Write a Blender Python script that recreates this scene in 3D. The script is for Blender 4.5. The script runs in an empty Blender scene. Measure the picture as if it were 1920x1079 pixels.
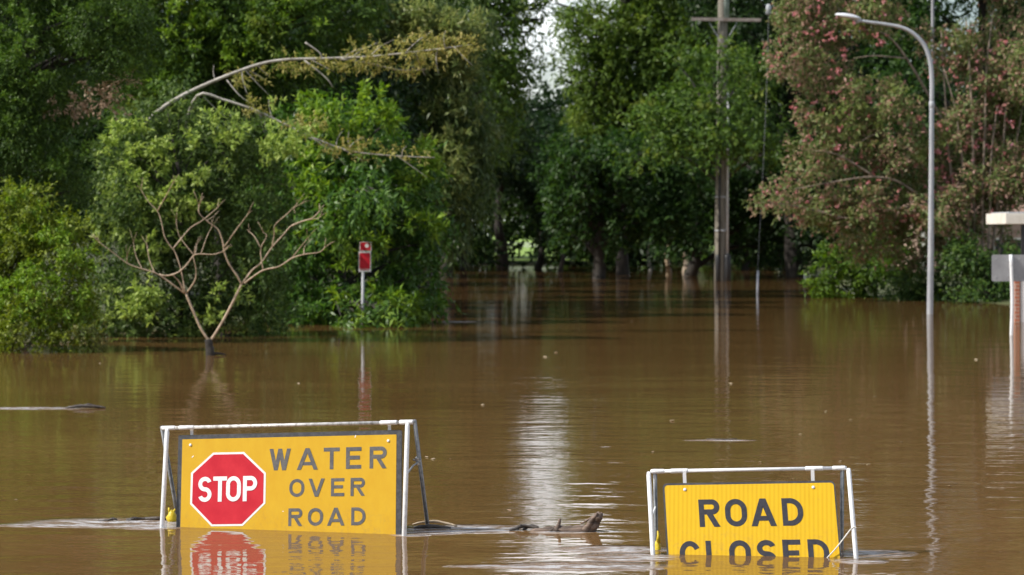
import bpy, math, random
import numpy as np
from mathutils import Vector, Matrix

# ------------------------------------------------------------------ camera, sky, sun, exposure
S = bpy.context.scene
F = 1920 * 100 / 36.0      # focal length in photograph pixels (100 mm on 36 mm)
H = 2.0                    # lens height above the flood water
HY = 440.0                 # horizon row in the photograph
R = math.radians

cam = bpy.data.objects.new("camera", bpy.data.cameras.new("camera"))
S.collection.objects.link(cam)
cam.location = (0, 0, H)
cam.rotation_euler = (R(90), 0, 0)
cam.data.lens = 100
cam.data.sensor_width = 36
cam.data.shift_y = -(539.5 - HY) / 1920
cam.data.clip_end = 6000
cam.data.dof.use_dof = True
cam.data.dof.focus_distance = 18.6
cam.data.dof.aperture_fstop = 5.0
S.camera = cam

SUN_DIR = Vector((-0.76, -0.20, 0.74)).normalized()      # towards the sun
world = bpy.data.worlds.new("World")
S.world = world
world.use_nodes = True
wn, wl = world.node_tree.nodes, world.node_tree.links
sky = wn.new("ShaderNodeTexSky")
sky.sky_type = 'NISHITA'
sky.sun_disc = False
sky.sun_elevation = math.asin(SUN_DIR.z)
sky.sun_rotation = math.atan2(SUN_DIR.x, SUN_DIR.y)
sky.air_density = 1.0
tc = wn.new("ShaderNodeTexCoord")
cn = wn.new("ShaderNodeTexNoise")
cn.inputs["Scale"].default_value = 4.5
cn.inputs["Detail"].default_value = 7.0
cn.inputs["Roughness"].default_value = 0.58
cr = wn.new("ShaderNodeValToRGB")
cr.color_ramp.elements[0].position = 0.50
cr.color_ramp.elements[1].position = 0.62
cmx = wn.new("ShaderNodeMix")
cmx.data_type = 'RGBA'
cmx.inputs["B"].default_value = (18.0, 18.3, 18.7, 1)
cm = wn.new("ShaderNodeMapping")
cm.inputs["Location"].default_value = (1.3, 0.0, 0.0)
wl.new(tc.outputs["Generated"], cm.inputs["Vector"])
wl.new(cm.outputs["Vector"], cn.inputs["Vector"])
wl.new(cn.outputs["Fac"], cr.inputs["Fac"])
wl.new(cr.outputs["Color"], cmx.inputs["Factor"])
wl.new(sky.outputs["Color"], cmx.inputs["A"])
wl.new(cmx.outputs["Result"], wn["Background"].inputs["Color"])
wn["Background"].inputs["Strength"].default_value = 0.10

sun = bpy.data.objects.new("sun", bpy.data.lights.new("sun", 'SUN'))
S.collection.objects.link(sun)
sun.data.energy = 5.0
sun.data.angle = R(1.0)
sun.data.color = (1.0, 0.95, 0.87)
sun.rotation_euler = (-SUN_DIR).to_track_quat('-Z', 'Y').to_euler()

S.view_settings.view_transform = 'Standard'
S.view_settings.look = 'None'
S.view_settings.gamma = 1
S.view_settings.exposure = 0.20
S.cycles.max_bounces = 7
S.cycles.diffuse_bounces = 3
S.cycles.glossy_bounces = 3
S.cycles.transmission_bounces = 3
S.cycles.use_denoising = True
S.cycles.caustics_reflective = False
S.cycles.caustics_refractive = False


# ------------------------------------------------------------------ helpers
def P(px, py, Y):
    """world point seen at photograph pixel (px, py) at distance Y"""
    return Vector(((px - 960) * Y / F, Y, H - (py - HY) * Y / F))


def depth(py):
    """distance of the water surface seen at row py"""
    return H * F / (py - HY)


class MB:
    def __init__(self):
        self.v, self.f, self.n = [], [], 0

    def add(self, verts, faces):
        self.v += [tuple(p) for p in verts]
        self.f += [tuple(i + self.n for i in f) for f in faces]
        self.n += len(verts)

    def box(self, lo, hi, M=None):
        x0, y0, z0 = lo
        x1, y1, z1 = hi
        vs = [Vector(p) for p in ((x0, y0, z0), (x1, y0, z0), (x1, y1, z0), (x0, y1, z0),
                                  (x0, y0, z1), (x1, y0, z1), (x1, y1, z1), (x0, y1, z1))]
        if M:
            vs = [M @ p for p in vs]
        self.add(vs, [(0, 3, 2, 1), (4, 5, 6, 7), (0, 1, 5, 4), (1, 2, 6, 5), (2, 3, 7, 6), (3, 0, 4, 7)])

    def tube(self, pts, radii, n=10, smooth=0, rough=0.0, rng=None):
        pts = [Vector(p) for p in pts]
        if not hasattr(radii, '__len__'):
            radii = [radii] * len(pts)
        if smooth and len(pts) > 2:
            q, r = [], []
            for i in range(len(pts) - 1):
                p0, p1, p2, p3 = pts[max(i - 1, 0)], pts[i], pts[i + 1], pts[min(i + 2, len(pts) - 1)]
                for k in range(smooth):
                    t = k / smooth
                    q.append(0.5 * ((2 * p1) + (p2 - p0) * t + (2 * p0 - 5 * p1 + 4 * p2 - p3) * t * t
                                    + (3 * p1 - p0 - 3 * p2 + p3) * t ** 3))
                    r.append(radii[i] * (1 - t) + radii[i + 1] * t)
            q.append(pts[-1])
            r.append(radii[-1])
            pts, radii = q, r
        vs, fs = [], []
        ref = None
        for i, p in enumerate(pts):
            d = (pts[min(i + 1, len(pts) - 1)] - pts[max(i - 1, 0)]).normalized()
            if ref is None:
                ref = d.orthogonal().normalized()
            a = (ref - d * ref.dot(d))
            a = a.normalized() if a.length > 1e-6 else d.orthogonal().normalized()
            ref = a
            b = d.cross(a)
            for k in range(n):
                w = 2 * math.pi * k / n
                rr = radii[i] * (1 + (rng.uniform(-rough, rough) if rough else 0))
                vs.append(p + (a * math.cos(w) + b * math.sin(w)) * rr)
        for i in range(len(pts) - 1):
            for k in range(n):
                k2 = (k + 1) % n
                fs.append((i * n + k, i * n + k2, (i + 1) * n + k2, (i + 1) * n + k))
        fs.append(tuple(reversed(range(n))))
        fs.append(tuple(range((len(pts) - 1) * n, len(pts) * n)))
        self.add(vs, fs)

    def sphere(self, c, r, nu=16, nv=10, fn=None):
        vs, fs = [], []
        for j in range(nv + 1):
            t = math.pi * j / nv
            for i in range(nu):
                w = 2 * math.pi * i / nu
                p = Vector((math.sin(t) * math.cos(w) * r[0], math.sin(t) * math.sin(w) * r[1], math.cos(t) * r[2]))
                if fn:
                    p = fn(p)
                vs.append(Vector(c) + p)
        for j in range(nv):
            for i in range(nu):
                i2 = (i + 1) % nu
                fs.append((j * nu + i, (j + 1) * nu + i, (j + 1) * nu + i2, j * nu + i2))
        self.add(vs, fs)

    def build(self, name, mat, parent=None, smooth=False, loc=None):
        me = bpy.data.meshes.new(name)
        vs = self.v
        if loc is not None:
            vs = [tuple(Vector(p) - Vector(loc)) for p in vs]
        me.from_pydata(vs, [], self.f)
        me.validate()
        if smooth:
            me.shade_smooth() if hasattr(me, "shade_smooth") else me.polygons.foreach_set("use_smooth", [True] * len(me.polygons))
        return link(name, me, mat, parent, loc)


def link(name, me, mat, parent=None, loc=None):
    me.materials.append(mat)
    o = bpy.data.objects.new(name, me)
    S.collection.objects.link(o)
    if loc is not None:
        o.location = loc
    if parent:
        o.parent = parent
    return o


def thing(name, label, cat, loc=(0, 0, 0), group=None):
    o = bpy.data.objects.new(name, None)
    S.collection.objects.link(o)
    o.location = loc
    o.empty_display_size = 0.2
    return tag(o, label, cat, group)


def tag(o, label=None, cat=None, group=None, kind=None):
    if label:
        o['label'] = label
    if cat:
        o['category'] = cat
    if group:
        o['group'] = group
    if kind:
        o['kind'] = kind
    return o


# ------------------------------------------------------------------ materials
class NT:
    def __init__(self, name):
        self.m = bpy.data.materials.new(name)
        self.m.use_nodes = True
        self.n, self.l = self.m.node_tree.nodes, self.m.node_tree.links
        self.b = self.n["Principled BSDF"]
        self.out = self.n["Material Output"]

    def new(self, t, **kw):
        x = self.n.new(t)
        for k, v in kw.items():
            setattr(x, k, v)
        return x

    def val(self, node, sock, v):
        node.inputs[sock].default_value = v
        return node

    def link(self, a, b):
        self.l.new(a, b)

    def coords(self, scale=(1, 1, 1), kind="Object"):
        t = self.new("ShaderNodeTexCoord")
        m = self.new("ShaderNodeMapping")
        m.inputs["Scale"].default_value = scale
        self.link(t.outputs[kind], m.inputs["Vector"])
        return m.outputs["Vector"]

    def noise(self, vec, scale, detail=4, rough=0.55, dist=0):
        x = self.new("ShaderNodeTexNoise")
        self.val(x, "Scale", scale)
        self.val(x, "Detail", detail)
        self.val(x, "Roughness", rough)
        self.val(x, "Distortion", dist)
        self.link(vec, x.inputs["Vector"])
        return x.outputs["Fac"]

    def ramp(self, fac, stops):
        x = self.new("ShaderNodeValToRGB")
        e = x.color_ramp.elements
        while len(e) < len(stops):
            e.new(0.5)
        for i, (p, c) in enumerate(stops):
            e[i].position = p
            e[i].color = (c, c, c, 1) if not hasattr(c, '__len__') else (*c, 1)
        self.link(fac, x.inputs["Fac"])
        return x.outputs["Color"]

    def mix(self, fac, a, b):
        x = self.new("ShaderNodeMix", data_type='RGBA')
        for s, v in (("Factor", fac), ("A", a), ("B", b)):
            if hasattr(v, 'is_linked'):
                self.link(v, x.inputs[s])
            elif s == "Factor":
                x.inputs[s].default_value = v
            else:
                x.inputs[s].default_value = (*v, 1)
        return x.outputs["Result"]

    def math(self, op, a, b=None, c=None):
        x = self.new("ShaderNodeMath", operation=op)
        for i, v in enumerate((a, b, c)):
            if v is None:
                continue
            if hasattr(v, 'is_linked'):
                self.link(v, x.inputs[i])
            else:
                x.inputs[i].default_value = v
        return x.outputs[0]


def surf(name, c1, c2=None, scale=6, rough=0.5, metal=0.0, bump=0.0, stretch=(1, 1, 1), lo=0.35, hi=0.65, detail=5, spec=0.5):
    t = NT(name)
    t.b.inputs["Roughness"].default_value = rough
    t.b.inputs["Metallic"].default_value = metal
    t.b.inputs["Specular IOR Level"].default_value = spec
    v = t.coords(stretch)
    f = t.noise(v, scale, detail, 0.62)
    t.link(t.ramp(f, [(lo, c1), (hi, c2 or c1)]), t.b.inputs["Base Color"])
    if bump:
        b = t.new("ShaderNodeBump")
        b.inputs["Strength"].default_value = 1
        b.inputs["Distance"].default_value = bump
        t.link(f, b.inputs["Height"])
        t.link(b.outputs["Normal"], t.b.inputs["Normal"])
    return t.m


def leaf_mat(name, cols, accent=None, acc=(0.56, 0.70), nscale=0.7, rough=0.50, trans=0.34, spec=0.25):
    t = NT(name)
    g = t.new("ShaderNodeNewGeometry")
    n = len(cols)
    k = {"leaf_dark": .8, "leaf_fig": .85, "petal": 1.1, "leaf_bright": 1.05}.get(name, 1.3)
    cols = [tuple(min(.6, c * k) for c in q) for q in cols]
    accent = tuple(c * k for c in accent) if accent else None
    col = t.ramp(g.outputs["Random Per Island"], [(i / max(n - 1, 1), c) for i, c in enumerate(cols)])
    if accent:
        v = t.coords()
        f = t.noise(v, nscale, 3, 0.6)
        col = t.mix(t.ramp(f, [(acc[0], 0.0), (acc[1], 1.0)]), col, accent)
    t.link(col, t.b.inputs["Base Color"])
    t.b.inputs["Roughness"].default_value = rough
    t.b.inputs["Specular IOR Level"].default_value = spec
    tr = t.new("ShaderNodeBsdfTranslucent")
    hs = t.new("ShaderNodeHueSaturation")
    hs.inputs["Saturation"].default_value = 1.1
    hs.inputs["Value"].default_value = 1.3
    t.link(col, hs.inputs["Color"])
    t.link(hs.outputs["Color"], tr.inputs["Color"])
    ms = t.new("ShaderNodeMixShader")
    ms.inputs[0].default_value = trans
    t.link(t.b.outputs[0], ms.inputs[1])
    t.link(tr.outputs[0], ms.inputs[2])
    t.link(ms.outputs[0], t.out.inputs["Surface"])
    return t.m


M = {}
M['leaf_yellow'] = leaf_mat("leaf_yellow", [(.055, .085, .012), (.11, .15, .016), (.19, .23, .028)], (.13, .11, .04), (.60, .72), 0.8)
M['leaf_fine'] = leaf_mat("leaf_fine", [(.018, .040, .009), (.042, .080, .014), (.075, .125, .022)], (.10, .14, .022), (.60, .75), 0.6)
M['leaf_bush'] = leaf_mat("leaf_bush", [(.034, .062, .018), (.068, .110, .028), (.11, .165, .040)], (.24, .31, .075), (.57, .64), 1.2)
M['leaf_mid'] = leaf_mat("leaf_mid", [(.028, .060, .012), (.058, .105, .018), (.10, .165, .026)], (.17, .21, .035), (.58, .70), 0.8)
M['leaf_broad'] = leaf_mat("leaf_broad", [(.024, .062, .012), (.050, .110, .018), (.090, .17, .026)], (.15, .23, .032), (.58, .70), 0.8, rough=.42, spec=.35)
M['leaf_olive'] = leaf_mat("leaf_olive", [(.036, .064, .018), (.066, .102, .030), (.115, .155, .048)], (.17, .19, .06), (.58, .70), 0.5, rough=.40, spec=.35)
M['leaf_dark'] = leaf_mat("leaf_dark", [(.012, .030, .009), (.024, .055, .014), (.044, .085, .020)], (.07, .12, .025), (.60, .75), 0.35)
M['leaf_fig'] = leaf_mat("leaf_fig", [(.016, .044, .010), (.034, .080, .016), (.060, .125, .022)], (.09, .16, .028), (.60, .75), 0.35)
M['leaf_light'] = leaf_mat("leaf_light", [(.036, .070, .013), (.075, .125, .020), (.13, .19, .030)], (.18, .22, .036), (.57, .70), 0.35)
M['leaf_myrtle'] = leaf_mat("leaf_myrtle", [(.075, .11, .035), (.115, .16, .05), (.155, .19, .07), (.24, .17, .11), (.37, .20, .17)], (.14, .18, .05), (.54, .66), 0.45)
M['leaf_strand'] = leaf_mat("leaf_strand", [(.16, .18, .04), (.26, .25, .07), (.36, .30, .11)])
M['leaf_dry'] = leaf_mat("leaf_dry", [(.16, .11, .075), (.32, .22, .15), (.45, .34, .25)])
M['leaf_bright'] = leaf_mat("leaf_bright", [(.05, .105, .014), (.09, .165, .018), (.15, .24, .028)], (.05, .10, .018), (.52, .64), 0.8)
M['leaf_under'] = leaf_mat("leaf_under", [(.018, .044, .011), (.040, .078, .018), (.085, .14, .028)], (.17, .23, .035), (.63, .71), 0.9)
M['leaf_new'] = leaf_mat("leaf_new", [(.17, .25, .05), (.25, .33, .075), (.33, .40, .10)])
M['leaf_fine_lit'] = leaf_mat("leaf_fine_lit", [(.05, .11, .018), (.085, .15, .024), (.12, .19, .03)])  # sunlit clumps of the fine leaved tree, brightness put into the colour
M['leaf_lime'] = leaf_mat("leaf_lime", [(.085, .165, .018), (.14, .23, .026), (.21, .29, .038)])
M['leaf_oliven'] = leaf_mat("leaf_oliven", [(.12, .165, .05), (.18, .22, .07), (.26, .27, .09)], rough=.4)
M['petal'] = leaf_mat("petal", [(.40, .14, .13), (.50, .21, .19), (.52, .24, .30)], None, trans=.25, rough=.6)
M['bark_myrtle'] = surf("bark_myrtle", (.12, .09, .07), (.34, .27, .21), 7, .8, bump=.012, stretch=(1, 1, .4))
M['bark_dark'] = surf("bark_dark", (.013, .011, .009), (.038, .031, .024), 9, .85, bump=.03, stretch=(1, 1, .25))
M['bark_grey'] = surf("bark_grey", (.14, .12, .10), (.30, .27, .23), 8, .8, bump=.02, stretch=(1, 1, .3))
M['bark_pale'] = surf("bark_pale", (.24, .18, .13), (.44, .36, .27), 7, .75, bump=.012, stretch=(1, 1, .4))
M['bark_bone'] = surf("bark_bone", (.26, .24, .20), (.48, .45, .40), 6, .75, bump=.012)
M['bark_tan'] = surf("bark_tan", (.23, .165, .10), (.54, .41, .28), 9, .6, bump=.006, lo=.3, hi=.7)
M['drift'] = surf("drift", (.045, .033, .026), (.24, .17, .13), 14, .75, bump=.02, stretch=(.4, 1.5, 1.5))
M['drift_dark'] = surf("drift_dark", (.018, .014, .012), (.075, .058, .045), 16, .5, bump=.02)
M['stick'] = surf("stick", (.20, .15, .10), (.42, .34, .24), 20, .7, bump=.005)
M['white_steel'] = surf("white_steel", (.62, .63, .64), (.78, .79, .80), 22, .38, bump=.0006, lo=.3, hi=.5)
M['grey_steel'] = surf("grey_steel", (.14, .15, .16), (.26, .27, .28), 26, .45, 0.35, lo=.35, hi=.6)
M['worn_steel'] = surf("worn_steel", (.30, .28, .26), (.62, .61, .59), 14, .45, 0.2, bump=.0008, stretch=(2.2, 1, 1), lo=.36, hi=.55)
M['galv'] = surf("galv", (.30, .315, .34), (.42, .43, .45), 5, .6, 0.1, stretch=(1, 1, .3))
M['black_edge'] = surf("black_edge", (.022, .023, .027), (.075, .075, .080), 34, .5, lo=.42, hi=.8)
M['letter_black'] = surf("letter_black", (.030, .031, .040), (.045, .045, .054), 40, .5, spec=.2)
M['letter_faded'] = surf("letter_faded", (.062, .060, .064), (.12, .11, .10), 30, .55, lo=.4, hi=.75)
M['sign_red'] = surf("sign_red", (.46, .012, .026), (.54, .022, .036), 9, .45, spec=.2)
M['sign_white'] = surf("sign_white", (.70, .69, .68), (.80, .79, .79), 16, .45)
M['yellow_bag'] = surf("yellow_bag", (.52, .36, .01), (.75, .58, .02), 12, .5, bump=.01)
M['timber_pole'] = surf("timber_pole", (.11, .10, .08), (.23, .205, .165), 4, .85, bump=.01, stretch=(4, 4, .25))
M['timber_arm'] = surf("timber_arm", (.16, .12, .10), (.32, .28, .25), 5, .85, stretch=(.6, 2, 2))
M['pale_green_steel'] = surf("pale_green_steel", (.16, .21, .18), (.26, .31, .28), 4, .6)
M['black_plastic'] = surf("black_plastic", (.010, .010, .012), (.022, .022, .024), 12, .5)
M['conduit'] = surf("conduit", (.50, .51, .54), (.66, .67, .70), 5, .5)
M['sign_back'] = surf("sign_back", (.28, .28, .29), (.36, .36, .37), 4, .45, 0.3)
M['cream'] = surf("cream", (.62, .58, .50), (.74, .71, .64), 3, .6)
M['white_wall'] = surf("white_wall", (.66, .65, .62), (.76, .75, .73), 3, .7)
M['pink_wall'] = surf("pink_wall", (.36, .24, .19), (.46, .33, .27), 3, .8)
M['roof_tile'] = surf("roof_tile", (.20, .12, .09), (.30, .19, .15), 6, .8)
M['glass_dark'] = surf("glass_dark", (.02, .022, .025), (.03, .033, .036), 2, .1)
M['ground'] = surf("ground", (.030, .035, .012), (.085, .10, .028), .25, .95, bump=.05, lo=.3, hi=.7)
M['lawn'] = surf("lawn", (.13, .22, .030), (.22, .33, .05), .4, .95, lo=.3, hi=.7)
M['wire'] = surf("wire", (.10, .10, .11), (.16, .16, .17), 4, .5)
M['cord'] = surf("cord", (.60, .58, .52), (.72, .70, .66), 40, .7)
M['litter_leaf'] = surf("litter_leaf", (.20, .15, .08), (.42, .34, .22), 30, .7)


def brick_mat():
    t = NT("brick_pier")
    b = t.new("ShaderNodeTexBrick")
    b.inputs["Color1"].default_value = (.42, .14, .07, 1)
    b.inputs["Color2"].default_value = (.34, .10, .05, 1)
    b.inputs["Mortar"].default_value = (.42, .34, .28, 1)
    b.inputs["Scale"].default_value = 1.0
    b.inputs["Brick Width"].default_value = .23
    b.inputs["Row Height"].default_value = .086
    b.inputs["Mortar Size"].default_value = .012
    m = t.coords()
    sx = t.new("ShaderNodeSeparateXYZ")
    cx = t.new("ShaderNodeCombineXYZ")
    t.link(m, sx.inputs[0])
    t.link(t.math('ADD', sx.outputs[0], sx.outputs[1]), cx.inputs[0])
    t.link(sx.outputs[2], cx.inputs[1])
    t.link(cx.outputs[0], b.inputs["Vector"])
    t.link(b.outputs["Color"], t.b.inputs["Base Color"])
    t.b.inputs["Roughness"].default_value = .85
    return t.m


M['brick'] = brick_mat()


def sheeting(name, c1, c2, stripes, tide=-.70):
    """retro-reflective yellow sheeting: faint vertical ribs and grime"""
    t = NT(name)
    v = t.coords()
    n = t.noise(t.coords((3, 3, 1.2)), 5, 6, .6)
    col = t.ramp(n, [(.3, c1), (.7, c2)])
    if stripes:
        w = t.new("ShaderNodeTexWave", wave_type='BANDS', bands_direction='X')
        w.inputs["Scale"].default_value = stripes
        w.inputs["Distortion"].default_value = .3
        t.link(v, w.inputs["Vector"])
        col = t.mix(t.math('MULTIPLY', w.outputs["Fac"], .6), col, (.74, .46, .02))
    d = t.noise(t.coords((14, 14, 5)), 6, 8, .7)
    col = t.mix(t.ramp(d, [(.60, 0.0), (.78, .55)]), col, (.40, .27, .08))
    # dried silt splashed up the face above the flood line
    sz = t.new("ShaderNodeSeparateXYZ")
    t.link(v, sz.inputs[0])
    mr = t.new("ShaderNodeMapRange", interpolation_type='SMOOTHSTEP')
    mr.inputs["From Min"].default_value = tide + .22
    mr.inputs["From Max"].default_value = tide
    t.link(sz.outputs[2], mr.inputs["Value"])
    sp = t.ramp(t.noise(t.coords((1, 1, .8)), 38, 6, .7), [(.50, 0.0), (.68, .30)])
    col = t.mix(t.math('MULTIPLY', mr.outputs["Result"], sp), col, (.30, .19, .075))
    t.link(col, t.b.inputs["Base Color"])
    t.b.inputs["Roughness"].default_value = .45
    t.b.inputs["Specular IOR Level"].default_value = .2
    return t.m


M['yellow_old'] = sheeting("yellow_old", (.555, .318, .015), (.59, .36, .020), 0)
M['yellow_new'] = sheeting("yellow_new", (.575, .335, .008), (.61, .37, .010), 11.5, -.47)

# ------------------------------------------------------------------ setting: terrain and water
BL = np.array([[-60, -20], [0, -14], [40, -12.5], [46, -11.5], [56, -8.6], [63, -6.5], [68, -5.5], [100, -5.6], [150, -7], [185, -9], [3000, -9]])
BR = np.array([[-60, 34], [0, 30], [50, 21], [80, 14.6], [92, 11.2], [100, 11.2], [130, 14], [185, 18], [3000, 18]])


def ground_z(x, y):
    xl = np.interp(y, BL[:, 0], BL[:, 1])
    xr = np.interp(y, BR[:, 0], BR[:, 1])
    zl = np.clip(.12 * (xl - x), -1.3, 1.6)
    zr = np.clip(.12 * (x - xr), -1.3, 1.6)
    far = np.interp(y, [0, 150, 182, 196, 240, 330, 3000], [-1.3, -1.3, -.25, .22, .5, 1.35, 1.35])
    return np.maximum(np.maximum(zl, zr), far)


xs = np.unique(np.concatenate([np.linspace(-40, 50, 91), np.linspace(-3000, -40, 14), np.linspace(50, 3000, 14)]))
ys = np.unique(np.concatenate([np.linspace(-60, 260, 161), np.linspace(260, 3000, 22)]))
gx, gy = np.meshgrid(xs, ys)
gz = ground_z(gx, gy)
mb = MB()
nx, ny = len(xs), len(ys)
mb.add(np.stack([gx, gy, gz], -1).reshape(-1, 3).tolist(),
       [(j * nx + i, j * nx + i + 1, (j + 1) * nx + i + 1, (j + 1) * nx + i) for j in range(ny - 1) for i in range(nx - 1)])
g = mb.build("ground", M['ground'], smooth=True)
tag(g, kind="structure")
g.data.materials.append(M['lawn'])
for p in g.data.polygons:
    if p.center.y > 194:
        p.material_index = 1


def water_mat():
    t = NT("flood_water")
    tcn = t.new("ShaderNodeTexCoord")
    ob = tcn.outputs["Object"]

    def mapped(scale, rz=0.0):
        m = t.new("ShaderNodeMapping")
        m.inputs["Scale"].default_value = scale
        m.inputs["Rotation"].default_value = (0, 0, rz)
        t.link(ob, m.inputs["Vector"])
        return m.outputs["Vector"]

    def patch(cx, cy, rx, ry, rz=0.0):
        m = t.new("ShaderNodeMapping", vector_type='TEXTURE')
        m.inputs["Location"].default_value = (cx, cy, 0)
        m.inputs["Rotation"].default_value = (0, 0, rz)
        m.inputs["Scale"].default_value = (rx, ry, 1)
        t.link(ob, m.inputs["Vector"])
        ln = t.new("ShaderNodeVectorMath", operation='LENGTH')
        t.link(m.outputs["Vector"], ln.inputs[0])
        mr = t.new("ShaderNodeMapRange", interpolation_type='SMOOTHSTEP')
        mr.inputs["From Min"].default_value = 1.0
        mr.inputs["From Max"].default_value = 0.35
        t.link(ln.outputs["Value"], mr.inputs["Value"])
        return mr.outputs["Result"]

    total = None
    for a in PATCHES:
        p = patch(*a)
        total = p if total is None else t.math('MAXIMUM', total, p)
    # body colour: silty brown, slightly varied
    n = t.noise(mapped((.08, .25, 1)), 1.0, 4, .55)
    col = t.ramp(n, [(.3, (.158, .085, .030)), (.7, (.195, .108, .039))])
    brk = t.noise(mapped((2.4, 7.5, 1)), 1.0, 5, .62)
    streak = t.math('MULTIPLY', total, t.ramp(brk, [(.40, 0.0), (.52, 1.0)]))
    foam_glint = t.math('MULTIPLY', streak, t.ramp(t.noise(mapped((7, 18, 1)), 1.0, 4, .7), [(.40, 0.0), (.54, .95)]))  # pale sky reflection painted into the ruffled patches, with some foam
    col = t.mix(foam_glint, col, (.62, .62, .64))
    # ripples: metres of height
    h1 = t.math('MULTIPLY', t.noise(mapped((1.5, 2.3, 1), .15), 1.0, 2, .5), .0090)
    h2 = t.math('MULTIPLY', t.noise(mapped((4.2, 6.5, 1), -.2), 1.0, 2, .5), .0020)
    h3 = t.math('MULTIPLY', t.noise(mapped((.10, .33, 1), -.06), 1.0, 2, .5), .022)
    fine = t.math('MULTIPLY', t.noise(mapped((11, 17.0, 1), .3), 1.0, 2, .5), .0005)
    act = t.math('ADD', t.math('MULTIPLY', total, .25), streak)
    rough = t.math('MULTIPLY', t.math('MULTIPLY', t.noise(mapped((4.5, 13, 1)), 1.0, 4, .6), act), .034)
    rough = t.math('ADD', rough, fine)
    hh = t.math('ADD', t.math('ADD', h1, h2), t.math('ADD', h3, rough))
    sp = t.new("ShaderNodeSeparateXYZ")
    t.link(ob, sp.inputs[0])
    calm = t.math('DIVIDE', 20.0, t.math('MAXIMUM', sp.outputs[1], 14.0))      # sheltered, calmer water towards the trees
    hh = t.math('MULTIPLY', hh, t.math('POWER', calm, 0.7))
    b = t.new("ShaderNodeBump")
    b.inputs["Strength"].default_value = 1.0
    b.inputs["Distance"].default_value = 1.0
    t.link(hh, b.inputs["Height"])
    # turbid water: a mirror on top (Fresnel), silt-coloured body underneath
    fr = t.new("ShaderNodeFresnel")
    fr.inputs["IOR"].default_value = 1.45
    gl = t.new("ShaderNodeBsdfGlossy")
    gl.inputs["Roughness"].default_value = .03
    di = t.new("ShaderNodeBsdfDiffuse")
    t.link(col, di.inputs["Color"])
    for x in (fr, gl, di):
        t.link(b.outputs["Normal"], x.inputs["Normal"])
    ms = t.new("ShaderNodeMixShader")
    t.link(fr.outputs[0], ms.inputs[0])
    t.link(di.outputs[0], ms.inputs[1])
    t.link(gl.outputs[0], ms.inputs[2])
    t.link(ms.outputs[0], t.out.inputs["Surface"])
    return t.m


def wp(px, py):
    p = P(px, py, depth(py))
    return p.x, p.y


def pt(px, py, rx, ry, rz=0.0):
    x, y = wp(px, py)
    return (x, y, rx, ry, rz)


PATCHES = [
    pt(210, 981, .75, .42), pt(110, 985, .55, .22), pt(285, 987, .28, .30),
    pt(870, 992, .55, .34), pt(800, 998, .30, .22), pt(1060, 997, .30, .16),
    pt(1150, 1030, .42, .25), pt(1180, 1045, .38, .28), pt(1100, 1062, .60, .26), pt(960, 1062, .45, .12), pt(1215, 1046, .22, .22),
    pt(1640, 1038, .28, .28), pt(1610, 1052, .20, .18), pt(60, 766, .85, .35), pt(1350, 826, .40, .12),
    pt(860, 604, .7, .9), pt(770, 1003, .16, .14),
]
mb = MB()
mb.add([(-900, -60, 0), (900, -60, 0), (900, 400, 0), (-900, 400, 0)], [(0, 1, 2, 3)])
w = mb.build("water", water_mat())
tag(w, kind="structure")


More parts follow.
